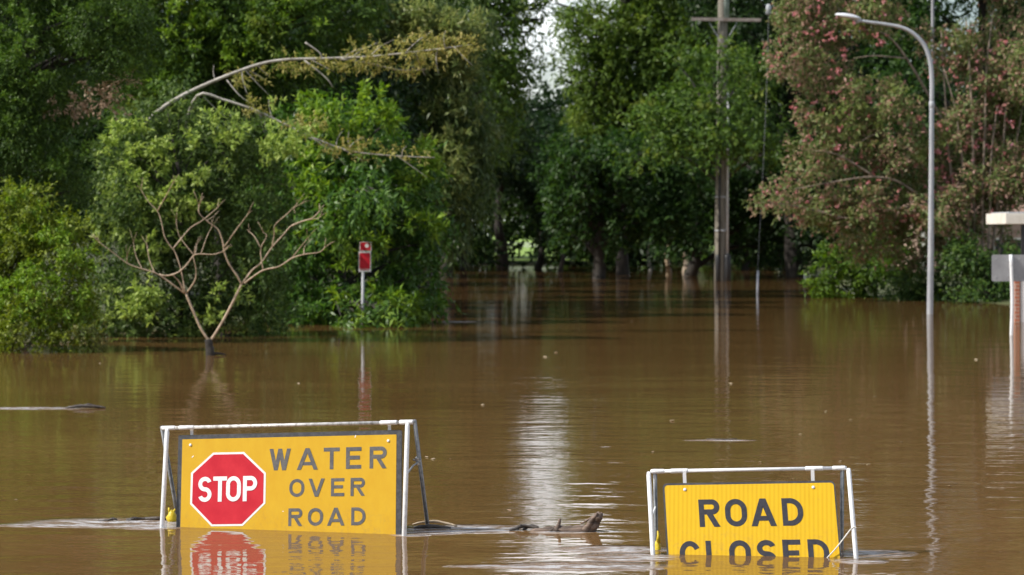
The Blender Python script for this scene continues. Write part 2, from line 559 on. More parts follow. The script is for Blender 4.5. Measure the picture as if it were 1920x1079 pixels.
# ------------------------------------------------------------------ lettering (polygon strokes, metres)
def glyph(ch, x, w, h, t, shear=0):
    """list of polygon strips [(quads)] for one capital: left x, width w, height h (y from 0 at the baseline)"""
    q = []

    def rect(x0, y0, x1, y1):
        q.append([[(x0, y0), (x1, y0), (x1, y1), (x0, y1)]])

    def diag(xa, ya, xb, yb, th):
        q.append([[(xa - th / 2, ya), (xa + th / 2, ya), (xb + th / 2, yb), (xb - th / 2, yb)]])

    def arc(cx, cy, rx, ry, a0, a1, n=20):
        s = []
        for i in range(n):
            u, v = R(a0 + (a1 - a0) * i / n), R(a0 + (a1 - a0) * (i + 1) / n)
            o = lambda a, k: (cx + (rx - k) * math.cos(a), cy + (ry - k) * math.sin(a))
            s.append([o(u, 0), o(v, 0), o(v, t), o(u, t)])
        q.append(s)

    X = x + w
    if ch == 'T':
        rect(x, h - t, X, h)
        rect(x + w / 2 - t / 2, 0, x + w / 2 + t / 2, h - t)
    elif ch == 'E':
        rect(x, 0, x + t, h)
        rect(x + t, h - t, X, h)
        rect(x + t, h / 2 - t / 2 + .02 * h, X - .1 * w, h / 2 + t / 2 + .02 * h)
        rect(x + t, 0, X, t)
    elif ch == 'L':
        rect(x, 0, x + t, h)
        rect(x + t, 0, X, t)
    elif ch == 'A':
        th = t * 1.12
        diag(x + th / 2, 0, x + w / 2, h, th)
        diag(X - th / 2, 0, x + w / 2, h, th)
        rect(x + w * .24, h * .20, X - w * .24, h * .20 + t * .9)
    elif ch == 'V':
        th = t * 1.12
        diag(x + w / 2, 0, x + th / 2, h, th)
        diag(x + w / 2, 0, X - th / 2, h, th)
    elif ch == 'W':
        th = t * 1.06
        for a, b in ((.27, 0), (.27, .5), (.73, .5), (.73, 1)):
            diag(x + th / 2 + (w - th) * a, 0, x + th / 2 + (w - th) * b, h, th)
    elif ch == 'O':
        k = min(w / 2, h * .42)
        arc(x + w / 2, h - k * 1.05, w / 2, k * 1.05, 0, 180)
        arc(x + w / 2, k * 1.05, w / 2, k * 1.05, 180, 360)
        if h - 2.1 * k > 1e-4:
            rect(x, k * 1.05, x + t, h - k * 1.05)
            rect(X - t, k * 1.05, X, h - k * 1.05)
    elif ch == 'C':
        k = h * .44
        arc(x + w / 2 + w * .02, h - k, w / 2, k, 25, 180)
        arc(x + w / 2 + w * .02, k, w / 2, k, 180, 335)
        rect(x + w * .02, k, x + w * .02 + t, h - k)
    elif ch == 'D':
        rect(x, 0, x + t, h)
        k = w * .62
        rect(x + t, h - t, X - k, h)
        rect(x + t, 0, X - k, t)
        arc(X - k, h - h * .46, k, h * .46, 0, 90)
        arc(X - k, h * .46, k, h * .46, 270, 360)
        rect(X - t, h * .46, X, h - h * .46)
    elif ch in 'RP':
        rect(x, 0, x + t, h)
        r = h * (.275 if ch == 'R' else .29)
        rect(x + t, h - t, X - r * .9, h)
        rect(x + t, h - 2 * r, X - r * .9, h - 2 * r + t)
        arc(X - r * .9 - .02 * w, h - r, r * .9 + .02 * w, r, -90, 90)
        if ch == 'R':
            diag(X - t * .58, 0, x + w * .52, h - 2 * r, t * 1.16)
    elif ch == 'S':
        ru = h * .5 - t * .5
        r1 = (h + t) / 4
        arc(x + w / 2, h - r1, w / 2, r1, 20, 270)
        arc(x + w / 2, r1, w / 2, r1, -160, 90)
    return q


def lettering(words, pl, t0=0.0022):
    """words: (text, [(left, width)...], v_top, v_bottom, thickness); pl(u, v, n) maps panel metres to local space"""
    mb = MB()
    k = 0
    for text, cells, vt, vb, t in words:
        for ch, (x, w) in zip(text, cells):
            for strip in glyph(ch, x, w, vb - vt, t):
                n = t0 + .00035 * (k % 6)
                k += 1
                for quad in strip:
                    top = [pl(a, vb - b, n) for a, b in quad]
                    mb.add(top, [(0, 1, 2, 3)])
    return mb


# ------------------------------------------------------------------ the two barrier signs (fitted to the photograph's perspective)
def barrier(q, label, height, inner, rinner, yellow, wordset, letter_mat, rail_mat, leg_r, rail_r, sleeves, bolts, extra):
    (X, Y, Z, yaw, roll, bf, br, rack, wf, wr, rl, pt_, phw, pd, po, rackr, poy) = q
    root = thing("road_sign", label, "road sign", (X, Y, Z))
    root.matrix_world = Matrix.Translation((X, Y, Z)) @ Matrix.Rotation(yaw, 4, 'Z') @ Matrix.Rotation(roll, 4, 'Y')
    d = Vector((rack, -math.tan(pt_), -1)).normalized()
    nrm = Vector((0, -1, math.tan(pt_))).normalized()
    A = Vector((po, poy, -pd))
    pl = lambda u, v, n: A + Vector((u, 0, 0)) + d * v + nrm * n
    df = Vector((rack, -math.tan(bf), -1)).normalized()
    dr = Vector((rackr, math.tan(br), -1)).normalized()
    # rail
    mb = MB()
    mb.tube([(-rl, 0, 0), (rl, 0, 0)], rail_r, 14)
    rail = mb.build("rail", rail_mat, root, True)
    for (a, b, rr) in sleeves:
        mb = MB()
        mb.tube([(a, 0, 0), (a + .003, 0, 0), (b - .003, 0, 0), (b, 0, 0)], [rr * .9, rr, rr, rr * .9], 14)
        mb.build("sleeve", M['white_steel'], rail, True)
    for s in (-1, 1):
        mb = MB()
        p = Vector((s * wf, -.006, -.004))
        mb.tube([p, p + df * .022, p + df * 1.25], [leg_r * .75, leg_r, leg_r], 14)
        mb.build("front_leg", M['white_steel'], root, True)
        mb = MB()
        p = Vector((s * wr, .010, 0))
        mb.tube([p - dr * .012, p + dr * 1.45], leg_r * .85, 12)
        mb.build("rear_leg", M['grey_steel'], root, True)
    # backing board, dark border and yellow face
    def board(u0, u1, v0, v1, rad, n0, n1, name, mat, parent):
        o = []
        for (cu, cv, a0) in ((u1 - rad, v0 + rad, -90), (u1 - rad, v1 - rad, 0), (u0 + rad, v1 - rad, 90), (u0 + rad, v0 + rad, 180)):
            for i in range(7):
                a = R(a0 + 90 * i / 6)
                o.append((cu + rad * math.cos(a), cv + rad * math.sin(a)))
        m = MB()
        k = len(o)
        m.add([pl(u, v, n0) for u, v in o] + [pl(u, v, n1) for u, v in o],
              [tuple(reversed(range(k, 2 * k))), tuple(range(k))] + [(i, (i + 1) % k, k + (i + 1) % k, k + i) for i in range(k)])
        return m.build(name, mat, parent)
    panel = board(-phw, phw, 0, height, .012 if rinner < .02 else .03, -.016, 0, "panel", M['black_edge'], root)
    board(inner[0], inner[1], inner[2], height - inner[2], rinner, .0002, .0016, "yellow_face", yellow, panel)
    for word in wordset:
        lettering([word], pl).build("lettering", letter_mat, panel)
    for u in bolts:
        mb = MB()
        c = pl(u[0], u[1], .0015)
        mb.tube([c, c + nrm * .004, c + nrm * .007], [.010, .010, .006], 12)
        mb.build("bolt", M['white_steel'], panel, True)
        mb = MB()
        low = pl(u[0], .0, -.018)
        top = Vector((u[0] + po, low.y - .004, .0))
        Mx = None
        a, b = top, low
        mb.add([a + Vector((-.011, 0, 0)), a + Vector((.011, 0, 0)), b + Vector((.011, 0, 0)), b + Vector((-.011, 0, 0)),
                a + Vector((-.011, .004, 0)), a + Vector((.011, .004, 0)), b + Vector((.011, .004, -.03)), b + Vector((-.011, .004, -.03))],
               [(0, 3, 2, 1), (4, 5, 6, 7), (0, 1, 5, 4), (1, 2, 6, 5), (2, 3, 7, 6), (3, 0, 4, 7)])
        mb.build("hanger_tab", M['white_steel'], root)
    extra(root, panel, pl, df, dr, wf, wr)
    return root


def W(text, lr, vt, vb, t):
    return (text, [(a, b - a) for a, b in lr], vt, vb, t)


def extra1(root, panel, pl, df, dr, wf, wr):
    cu, cv = -.437, .378
    pts = [(-.114, -.252), (.114, -.252), (.277, -.106), (.277, .102), (.114, .252), (-.116, .252), (-.277, .098), (-.275, -.116)]
    def octo(k, n0, n1, name, mat, parent):
        m = MB()
        m.add([pl(cu + a * k, cv + b * k, n0) for a, b in pts] + [pl(cu + a * k, cv + b * k, n1) for a, b in pts],
              [tuple(reversed(range(8, 16))), tuple(range(8))] + [(i, (i + 1) % 8, 8 + (i + 1) % 8, 8 + i) for i in range(8)])
        return m.build(name, mat, parent)
    octo(1.0, .0018, .0030, "stop_border", M['sign_white'], panel)
    octo(.945, .0032, .0042, "stop_octagon", M['sign_red'], panel)
    lettering([W("STOP", [(-.655, -.556), (-.545, -.443), (-.449, -.340), (-.325, -.221)], .291, .463, .0285)], pl, .0050) \
        .build("stop_lettering", M['sign_white'], panel)
    # folded spreader bar between the right-hand legs, with its clip
    mb = MB()
    a = Vector((wf, 0, 0)) + df * .36
    b = Vector((wr, .010, 0)) + dr * .315
    mb.tube([a, a * .5 + b * .5 + Vector((0, 0, .015)), b], .006, 8)
    mb.build("spreader_bar", M['grey_steel'], root)
    mb = MB()
    mb.tube([b - dr * .03 + Vector((-.012, -.01, 0)), b + dr * .025 + Vector((-.012, -.01, 0))], .013, 10)
    mb.tube([b + Vector((-.04, -.02, .012)), b + Vector((.01, -.01, 0))], .007, 8)
    mb.build("clip", M['worn_steel'], root)
    # chips where the sheeting is scuffed
    for (u, v, a, l) in ((-.702, .150, .7, .018), (.485, .036, 1.2, .018), (-.03, .535, 0, .012)):
        mb = MB()
        c, s = math.cos(a) * l / 2, math.sin(a) * l / 2
        mb.add([pl(u - c + s * .35, v + s + c * .35, .0022), pl(u + c + s * .3, v - s + c * .3, .0022), pl(u + c - s * .3, v - s - c * .3, .0022), pl(u - c - s * .3, v + s - c * .3, .0022)], [(0, 1, 2, 3)])
        mb.build("scuff", M['sign_white'], panel)


def extra2(root, panel, pl, df, dr, wf, wr):
    mb = MB()
    a = Vector((-wf, 0, 0)) + df * .31
    b = Vector((-wr, .010, 0)) + dr * .25
    mb.tube([a, b], .006, 8)
    mb.build("spreader_bar", M['white_steel'], root)
    mb = MB()
    a = Vector((wf - .012, -.02, 0)) + df * .40
    b = pl(.44, .52, .012)
    mid = (a + b) / 2 + Vector((0, -.01, -.006))
    mb.tube([a + Vector((.03, 0, .004)), a, mid, b], [.003, .004, .004, .004], 8, smooth=5)
    mb.build("cord", M['cord'], root)


Q1 = (-1.5351, 19.329, .704, -.2996, -.0426, .2566, .5096, .0166, .8767, .9219, .9227, .1895, .814, .0517, .0107, -.1094, .0127)
Q2 = (1.4874, 17.9223, .5176, -.1562, -.0304, .4489, .3743, .0765, .6291, .5905, .6173, .3919, .5406, .074, .0007, -.0555, -.0385)
barrier(Q1, "wide yellow sign with a red octagon reading STOP and WATER OVER ROAD", .80, (-.783, .779, .030), .004, M['yellow_old'], [
    W("WATER", [(-.136, .020), (.065, .217), (.259, .374), (.420, .530), (.589, .711)], .109, .256, .0262),
    W("OVER", [(.013, .122), (.152, .268), (.314, .410), (.455, .558)], .317, .439, .0220),
    W("ROAD", [(.009, .110), (.151, .260), (.289, .414), (.462, .564)], .516, .636, .0220)],
    M['letter_faded'], M['worn_steel'], .0160, .0125,
    [(-.915, -.82, .0155), (-.79, -.68, .0150), (.68, .80, .0155), (.82, .915, .0165)], [(-.721, .070), (.722, .072)], extra1)
barrier(Q2, "smaller yellow sign on white legs reading ROAD CLOSED, half under the flood", .67, (-.529, .533, .014), .022, M['yellow_new'], [
    W("ROAD", [(-.322, -.192), (-.158, -.021), (.002, .160), (.199, .329)], .111, .291, .0335),
    W("CLOSED", [(-.462, -.330), (-.294, -.190), (-.150, -.015), (.024, .143), (.184, .296), (.340, .470)], .381, .561, .0335)],
    M['letter_black'], M['white_steel'], .0150, .0115,
    [(-.610, -.53, .0145), (-.49, -.38, .0150), (.36, .47, .0150), (.53, .61, .0145)], [(-.401, .044), (.405, .043)], extra2)


# ------------------------------------------------------------------ foliage
def unit(a):
    return a / np.maximum(np.linalg.norm(a, axis=-1, keepdims=True), 1e-9)


def crown_arrays(seed, blobs, cover=6.0, L=.12, Wd=.045, per=8, slen=.42, droop=.25, sub=16, subr=.40, hang=.0, loose=.0, cap=160000):
    """leaf-sized rhombic faces on sprays, in clumps, spread through ellipsoids (cx, cy, cz, rx, ry, rz)"""
    r = np.random.default_rng(seed)
    B = np.array(blobs, float)
    area = math.pi * B[:, 3] * B[:, 5]
    n_leaf = min(cap, cover * area.sum() / (L * Wd * .5))
    ns = max(20, int(n_leaf / per))
    which = r.choice(len(B), ns, p=area / area.sum())
    K = sub
    sd = unit(r.normal(size=(len(B), K, 3)))
    su = r.uniform(.35, 1.0, (len(B), K, 1)) ** .6
    sc = B[:, None, :3] + sd * B[:, None, 3:] * su * (1 - subr * .55)
    sr = B[:, None, 3:] * subr * r.uniform(.55, 1.25, (len(B), K, 1))
    k = r.integers(0, K, ns)
    c0, r0, out0 = sc[which, k], sr[which, k], sd[which, k]
    d = unit(r.normal(size=(ns, 3)))
    u = r.uniform(0, 1, (ns, 1)) ** .42
    pos = c0 + d * r0 * u
    if loose > 0:
        pos = pos + r.normal(size=(ns, 3)) * loose
    ax = unit(d * .8 + out0 * .45 + r.normal(size=(ns, 3)) * .35 + np.array([0, 0, -droop]))
    sl = slen * r.uniform(.6, 1.3, (ns, 1))
    t = np.linspace(.15, 1.0, per)[None, :, None] + r.uniform(-.05, .05, (ns, per, 1))
    c = pos[:, None, :] + ax[:, None, :] * sl[:, None, :] * t
    c[..., 2] -= (t[..., 0] ** 2) * sl * (droop * .5 + hang)
    ld = unit(ax[:, None, :] * .55 + unit(r.normal(size=(ns, per, 3))) * .85 + np.array([0, 0, -droop * .8 - hang]))
    up = unit(np.array([0, 0, 1.0]) * .75 + d[:, None, :] * .55 + r.normal(size=(ns, per, 3)) * .5)
    sdv = unit(np.cross(ld, up))
    nn = np.cross(sdv, ld)
    ll = L * r.uniform(.65, 1.3, (ns, per, 1))
    ww = Wd * r.uniform(.7, 1.25, (ns, per, 1))
    tip = c + ld * ll - nn * ll * .12
    a = c + ld * ll * .45 + sdv * ww * .5 + nn * ww * .14
    b = c + ld * ll * .45 - sdv * ww * .5 + nn * ww * .14
    V = np.stack([c, a, tip, b], axis=2).reshape(-1, 4, 3)
    V = V[V[:, :, 2].min(1) > -.10]
    return V


def quads_object(name, V, mat, parent, loc=(0, 0, 0)):
    n = len(V)
    co = (V.reshape(-1, 3) - np.array(loc)).astype(np.float32)
    me = bpy.data.meshes.new(name)
    me.vertices.add(n * 4)
    me.vertices.foreach_set("co", co.ravel())
    me.loops.add(n * 4)
    me.loops.foreach_set("vertex_index", np.arange(n * 4, dtype=np.int32))
    me.polygons.add(n)
    me.polygons.foreach_set("loop_start", np.arange(0, n * 4, 4, dtype=np.int32))
    me.update(calc_edges=True)
    o = link(name, me, mat, parent)
    return o


def pblob(px, py, rx, ry, Y, rd=None, dY=0.0):
    """ellipsoid covering (px +- rx, py +- ry) of the photograph at distance Y"""
    Yc = Y + dY
    p = P(px, py, Yc)
    k = Yc / F
    return (p.x, p.y, p.z, rx * k, rd if rd else max(.6, .8 * min(rx, ry) * k), ry * k)


SEED = [100]


def tree(name, label, cat, base, Y, blobs, mat, bark='bark_dark', tr=.16, group=None, lean=0, limbs=True, stems=None, rd=None, twigs=0, **kw):
    """base = photograph column of the trunk; blobs = (px, py, rx, ry[, dY])"""
    SEED[0] += 7
    s = SEED[0]
    rng = random.Random(s)
    bx = (base - 960) * Y / F
    z0 = float(ground_z(np.array(bx), np.array(Y)))
    root = thing(name, label, cat, (bx, Y, z0), group)
    B = [pblob(b[0], b[1], b[2], b[3], Y, rd, b[4] if len(b) > 4 else rng.uniform(-.8, .8)) for b in blobs]
    V = crown_arrays(s, B, **kw)
    quads_object("crown", V, M[mat], root, (bx, Y, z0))
    mb = MB()
    top = max(b[2] for b in B)
    z1 = min(top, z0 + (top - z0) * .8)
    tx = sum(b[0] for b in B) / len(B) * .3 + bx * .7
    axis = []
    for i in range(7):
        f = i / 6
        axis.append(Vector((bx + (tx - bx) * f + rng.uniform(-.12, .12) * (i > 0), Y + rng.uniform(-.12, .12), z0 - .3 + (z1 - z0 + .3) * f)))
    loc = Vector((bx, Y, z0))
    if stems is None:
        mb.tube([p - loc for p in axis], [tr * (1.25 - .95 * i / 6) for i in range(7)], 9, smooth=3, rough=.08, rng=rng)
    if limbs:
        for b in B:
            c = Vector(b[:3])
            f = max(.12, min(.85, (c.z - b[5] * .4 - z0) / max(z1 - z0, .5) - .12))
            i = min(5, int(f * 6))
            st = axis[i].lerp(axis[i + 1], f * 6 - i)
            for k in range(2):
                e = c + Vector((rng.uniform(-.6, .6) * b[3], rng.uniform(-.4, .4) * b[4], rng.uniform(-.2, .5) * b[5]))
                mid = st.lerp(e, .5) + Vector((0, 0, .12 * (e - st).length)) + Vector([rng.uniform(-.1, .1) for _ in range(3)])
                mb.tube([st - loc, mid - loc, e - loc], [tr * .48, tr * .30, tr * .10], 6, smooth=4)
    if stems:
        for st in stems:
            if twigs and len(st[0]) > 5:
                for _ in range(twigs):
                    i = rng.randrange(2, len(st[0]) - 1)
                    a = P(*st[0][i][:2], Y + st[0][i][2]).lerp(P(*st[0][i + 1][:2], Y + st[0][i + 1][2]), rng.random()) - loc
                    v = Vector((rng.uniform(-.2, .5), rng.uniform(-.15, .15), rng.choice((-.45, .4, -.25)) * rng.uniform(.5, 1.2)))
                    mb.tube([a, a + v * .5 + Vector((.03, 0, .02)), a + v + Vector((.12, 0, 0))], [.013, .009, .004], 5, smooth=3)
            pts = [P(a, b, Y + dy) - loc for a, b, dy in st[0]]
            mb.tube(pts, [st[1] * (1 - .75 * i / (len(pts) - 1)) for i in range(len(pts))], 8, smooth=4, rough=.05, rng=rng)
    mb.build("trunk", M[bark], root, True)
    return root


def tufts(root, seed, spots, n, mat, size=(.10, .19), L=.12, Wd=.05, per=7):
    """pale new growth, and sunlit clumps put in by colour: rosettes at front spray ends; spots = (px, py, rx, ry, Y)"""
    r = np.random.default_rng(seed)
    B = []
    w = np.array([a[2] * a[3] for a in spots], float)
    for i in r.choice(len(spots), n, p=w / w.sum()):
        px, py, rx, ry, Y = spots[i]
        a, q = r.uniform(0, 6.283), r.uniform(0, 1) ** .5
        p = P(px + rx * q * math.cos(a), py + ry * q * math.sin(a), Y - .5 * (1 - q) + r.uniform(-.2, .2))
        if p.z < .12:
            continue
        s = r.uniform(*size)
        B.append((p.x, p.y, p.z, s, s, s * .75))
    V = crown_arrays(seed, B, cover=3.2, L=L, Wd=Wd, slen=size[1] * .7, per=per, sub=5, subr=.5, droop=-.15)
    return quads_object("young_and_lit_tufts", V, M[mat], root, root.location)


# ---- left bank, nearest first
shrub0 = tree("shrub", "yellow green small leaved shrub at the left edge of the water", "shrub", 20, 49.5,
     [(40, 420, 80, 70), (120, 470, 60, 60, -.6), (-20, 500, 110, 120), (110, 560, 65, 70, -.5), (50, 610, 90, 60, -1.0), (-70, 620, 90, 80), (-110, 420, 90, 120), (135, 625, 55, 35, -1)],
     'leaf_yellow', tr=.05, L=.085, Wd=.038, slen=.30, cover=4.0, rd=.75, sub=26, subr=.26, droop=.1)
tufts(shrub0, 31, [(60, 420, 80, 60, 49.0), (120, 480, 60, 60, 48.6), (60, 560, 100, 80, 48.4)], 90, 'leaf_lime', (.07, .14), .085, .036)
b = tree("fine_leaved_tree", "dark fine leaved tree with drooping branches in the top left corner", "tree", -70, 53.0,
         [(60, -60, 150, 130), (190, 20, 85, 90, -.8), (60, 120, 110, 80, -.5), (225, 110, 55, 55, -.8), (150, 180, 70, 50, .6), (20, 240, 90, 80, -.6), (90, 300, 80, 45, -.3),
          (-120, 150, 150, 200), (-60, -230, 200, 120), (160, -180, 130, 110), (250, 60, 45, 50, -.3), (120, 350, 55, 45, -.4)],
         'leaf_fine', tr=.16, L=.070, Wd=.026, slen=.34, cover=3.6, droop=.35, sub=26, subr=.25, rd=1.0)
tufts(b, 36, [(40, 60, 90, 120, 52.0), (200, 40, 80, 70, 52.0), (40, 240, 60, 60, 52.0), (120, 310, 60, 50, 52.2), (230, 110, 40, 40, 52.0), (20, 150, 60, 60, 51.9)], 110, 'leaf_fine_lit', (.07, .15), .075, .03, 9)
sp = []
for (px, py, rx, ry) in ((185, 185, 60, 28), (235, 165, 14, 26), (130, 205, 50, 12)):
    sp.append(pblob(px, py, rx, ry, 52.0, .25))
quads_object("dry_leaves", crown_arrays(5, sp, cover=1.3, L=.085, Wd=.034, slen=.2, sub=8), M['leaf_dry'], b, b.location)
bush0 = tree("bush", "tall grey green bush with pale leaf tufts behind the bare sapling", "bush", 330, 56.5,
     [(300, 300, 95, 75, .6), (440, 270, 85, 60, .8), (330, 220, 45, 45, 1.3), (260, 245, 50, 40, .8), (240, 400, 80, 80), (360, 400, 100, 90), (470, 390, 80, 90, .5), (270, 510, 85, 80, -.4), (390, 530, 90, 80, .2), (480, 520, 60, 90),
      (300, 600, 90, 45, -.6), (400, 610, 70, 40, -.1), (210, 590, 60, 60, -.4), (500, 590, 50, 40), (230, 310, 60, 50, .5)],
     'leaf_bush', tr=.06, L=.13, Wd=.046, slen=.34, per=9, cover=4.2, rd=.9, sub=28, subr=.25, droop=.05)
tufts(bush0, 32, [(480, 240, 90, 60, 56.3), (520, 280, 45, 40, 56.3), (270, 370, 40, 30, 55.6), (290, 450, 60, 50, 55.6), (250, 290, 70, 60, 56.0), (400, 230, 60, 40, 56.6), (300, 560, 70, 50, 55.2), (430, 540, 30, 40, 55.2), (260, 520, 60, 60, 55.4), (420, 600, 40, 30, 55.4), (330, 330, 100, 80, 55.8)], 85, 'leaf_new')
tree("leaning_tree", "long pale leaning trunk arching across the trees with yellowish leaves at its tip", "tree", 250, 57.6,
     [(700, 100, 70, 14, 0), (790, 92, 85, 18, 0), (850, 85, 45, 16, 0), (640, 118, 40, 10, 0), (760, 120, 60, 12, 0), (560, 116, 45, 9, 0), (470, 140, 30, 12, .1)],
     'leaf_strand', bark='bark_bone', L=.10, Wd=.032, cover=2.2, sub=14, subr=.3, slen=.25, rd=.3, droop=.1, limbs=False, twigs=16,
     stems=[([(190, 420, 1.0), (235, 300, .6), (280, 225, 0), (345, 178, 0), (450, 133, 0), (520, 114, 0), (610, 110, 0), (700, 106, 0), (800, 95, 0), (885, 84, 0)], .050),
            ([(640, 110, 0), (700, 121, .1), (750, 132, .1), (800, 130, .1)], .035), ([(572, 80, 0), (598, 98, 0), (605, 112, 0)], .02),
            ([(570, 113, 0), (610, 145, -.1), (625, 165, -.1)], .02), ([(425, 150, 0), (450, 180, -.1), (480, 200, -.1)], .015)])
tree("leaning_tree", "thin pale leaning trunk sloping down to the right behind the bare sapling", "tree", 330, 57.2,
     [(700, 285, 50, 10, 0), (760, 292, 45, 9, 0), (640, 270, 40, 10, 0), (570, 235, 40, 14, .1), (480, 205, 30, 12, .1)],
     'leaf_strand', bark='bark_bone', L=.10, Wd=.032, cover=1.8, sub=12, subr=.3, slen=.22, rd=.3, droop=.1, limbs=False, twigs=16,
     stems=[([(330, 420, 1.0), (345, 260, .6), (370, 180, 0), (420, 188, 0), (480, 208, 0), (540, 236, 0), (600, 264, 0), (660, 284, 0), (730, 292, 0), (815, 296, 0)], .038)])
broad0 = tree("broadleaf_tree", "glossy large leaved tree dipping into the water around the red sign", "tree", 640, 64.0,
     [(600, 240, 90, 70, .5), (690, 230, 70, 60, .3), (560, 340, 90, 70, .3), (680, 320, 80, 70, -.3), (770, 330, 60, 60, .4), (600, 430, 100, 70), (745, 410, 70, 60, .5), (800, 420, 40, 40, .3),
      (570, 520, 90, 70, -.2), (650, 570, 75, 45, -.9), (760, 530, 60, 50, .5), (730, 570, 70, 40, -.4), (800, 545, 38, 22, .4), (600, 590, 60, 30, -.6), (520, 570, 50, 50), (788, 575, 30, 28, .2), (800, 475, 30, 35, .4), (700, 590, 34, 16, -2.6), (655, 592, 30, 16, -2.7), (740, 575, 36, 24, -2.2), (690, 362, 60, 30, -2.6), (640, 410, 40, 40, -2)],
     'leaf_broad', tr=.13, L=.19, Wd=.065, slen=.42, per=9, cover=4.6, rd=1.1, sub=28, subr=.25, droop=.30, hang=.15)
young0 = tree("young_tree", "mid green tree rising behind the grey green bush, crown running out of the top", "tree", 420, 68,
     [(330, 120, 90, 110), (430, 60, 100, 110), (330, -60, 130, 120), (470, 170, 80, 70, .5), (540, 60, 90, 100), (560, -90, 130, 120), (430, -200, 170, 120), (270, 200, 60, 80), (260, 40, 60, 100), (520, 250, 60, 60, .6), (640, 40, 70, 100, .5), (400, 330, 130, 90, 1.5), (520, 420, 120, 120, 1.5)],
     'leaf_mid', tr=.15, L=.15, Wd=.052, slen=.42, cover=4.4, rd=1.3, sub=26, subr=.26, droop=.15)
weep0 = tree("weeping_tree", "tall olive leaved tree with hanging foliage left of the dark opening", "tree", 770, 82,
     [(740, 60, 100, 70, -.8), (830, 110, 75, 70, -.5), (870, 200, 60, 70), (790, 220, 80, 80, .4), (860, 300, 60, 60), (800, 340, 80, 70), (885, 260, 45, 60, .2), (840, 400, 55, 60, -.2), (760, 430, 70, 70, .4), (900, 350, 30, 40, .3),
      (850, 30, 70, 60), (700, 170, 60, 70, 1.2)],
     'leaf_olive', tr=.2, L=.22, Wd=.06, slen=.55, cover=4.2, rd=1.4, sub=26, subr=.26, droop=.5, hang=.45)
tufts(broad0, 33, [(640, 220, 90, 50, 63.2), (700, 210, 40, 40, 63.2), (600, 330, 80, 60, 63.2), (770, 310, 50, 40, 63.4), (640, 440, 90, 60, 63), (790, 420, 40, 30, 63.3), (690, 570, 80, 30, 61.6), (790, 550, 40, 25, 63.4)], 60, 'leaf_lime', (.14, .26), .19, .06, 6)  # lime clumps carry the crown's highlights in their colour
tufts(young0, 34, [(330, 60, 80, 100, 66.7), (430, 40, 90, 90, 66.7), (560, 60, 70, 80, 66.7), (240, 60, 40, 60, 66.7)], 60, 'leaf_lime', (.12, .24), .15, .05)
tufts(weep0, 35, [(800, 60, 90, 50, 80.4), (860, 100, 50, 50, 80.6), (740, 40, 60, 40, 80.4), (850, 240, 50, 60, 80.8), (820, 330, 60, 60, 80.8)], 80, 'leaf_oliven', (.18, .34), .24, .06)
tree("tall_tree", "tall deep green tree filling the top left of the sky gap", "tree", 800, 97,
     [(640, -20, 130, 90), (780, -60, 120, 110), (880, 10, 80, 80, -.5), (930, 110, 60, 70, -.8), (935, 160, 50, 70, -.5), (850, -110, 90, 100), (640, -190, 190, 130), (820, -250, 120, 90), (900, -60, 40, 70), (925, 240, 50, 70, .6), (700, 100, 110, 100, 1), (600, 130, 100, 120, 1), (950, 40, 30, 42, -.5), (800, 150, 90, 110, -8), (800, 300, 80, 100, -8), (750, 60, 100, 100, -8), (810, -60, 90, 100, -8), (790, -170, 110, 110, -8), (690, -100, 120, 120, -6), (982, 4, 40, 30, 0), (1003, 96, 14, 9, 0), (988, 62, 20, 15, 0), (1014, 36, 8, 13, 0), (975, 130, 20, 22, 0), (1022, 12, 8, 9, 0)],  # set-forward blobs: hidden foliage added to shade the far water
     'leaf_mid', tr=.28, L=.22, Wd=.08, slen=.6, cover=4.2, rd=2.0, sub=28, subr=.25, droop=.2, cap=140000)
tree("evergreen", "dark evergreen closing the left bank behind the leaning trunks", "tree", 560, 76,
     [(450, 420, 200, 160), (650, 400, 150, 170), (300, 300, 180, 200), (150, 350, 180, 200), (150, 80, 200, 220), (420, 150, 160, 160), (640, 200, 160, 130), (-50, 200, 160, 300), (50, -200, 240, 160), (300, -250, 200, 120), (720, 330, 90, 110), (700, 480, 100, 90), (560, 200, 120, 120, -5), (630, 310, 110, 110, -5), (590, 60, 110, 120, -4), (640, 200, 130, 130, 6), (650, 60, 130, 130, 6), (600, -90, 150, 110, 6), (650, 330, 120, 120, 8), (640, -110, 130, 120, 0)],  # depth-shifted blobs: unseen foliage added to cast shade on the channel
     'leaf_dark', tr=.2, L=.24, Wd=.10, slen=.6, cover=2.8, rd=2.0, droop=.2)

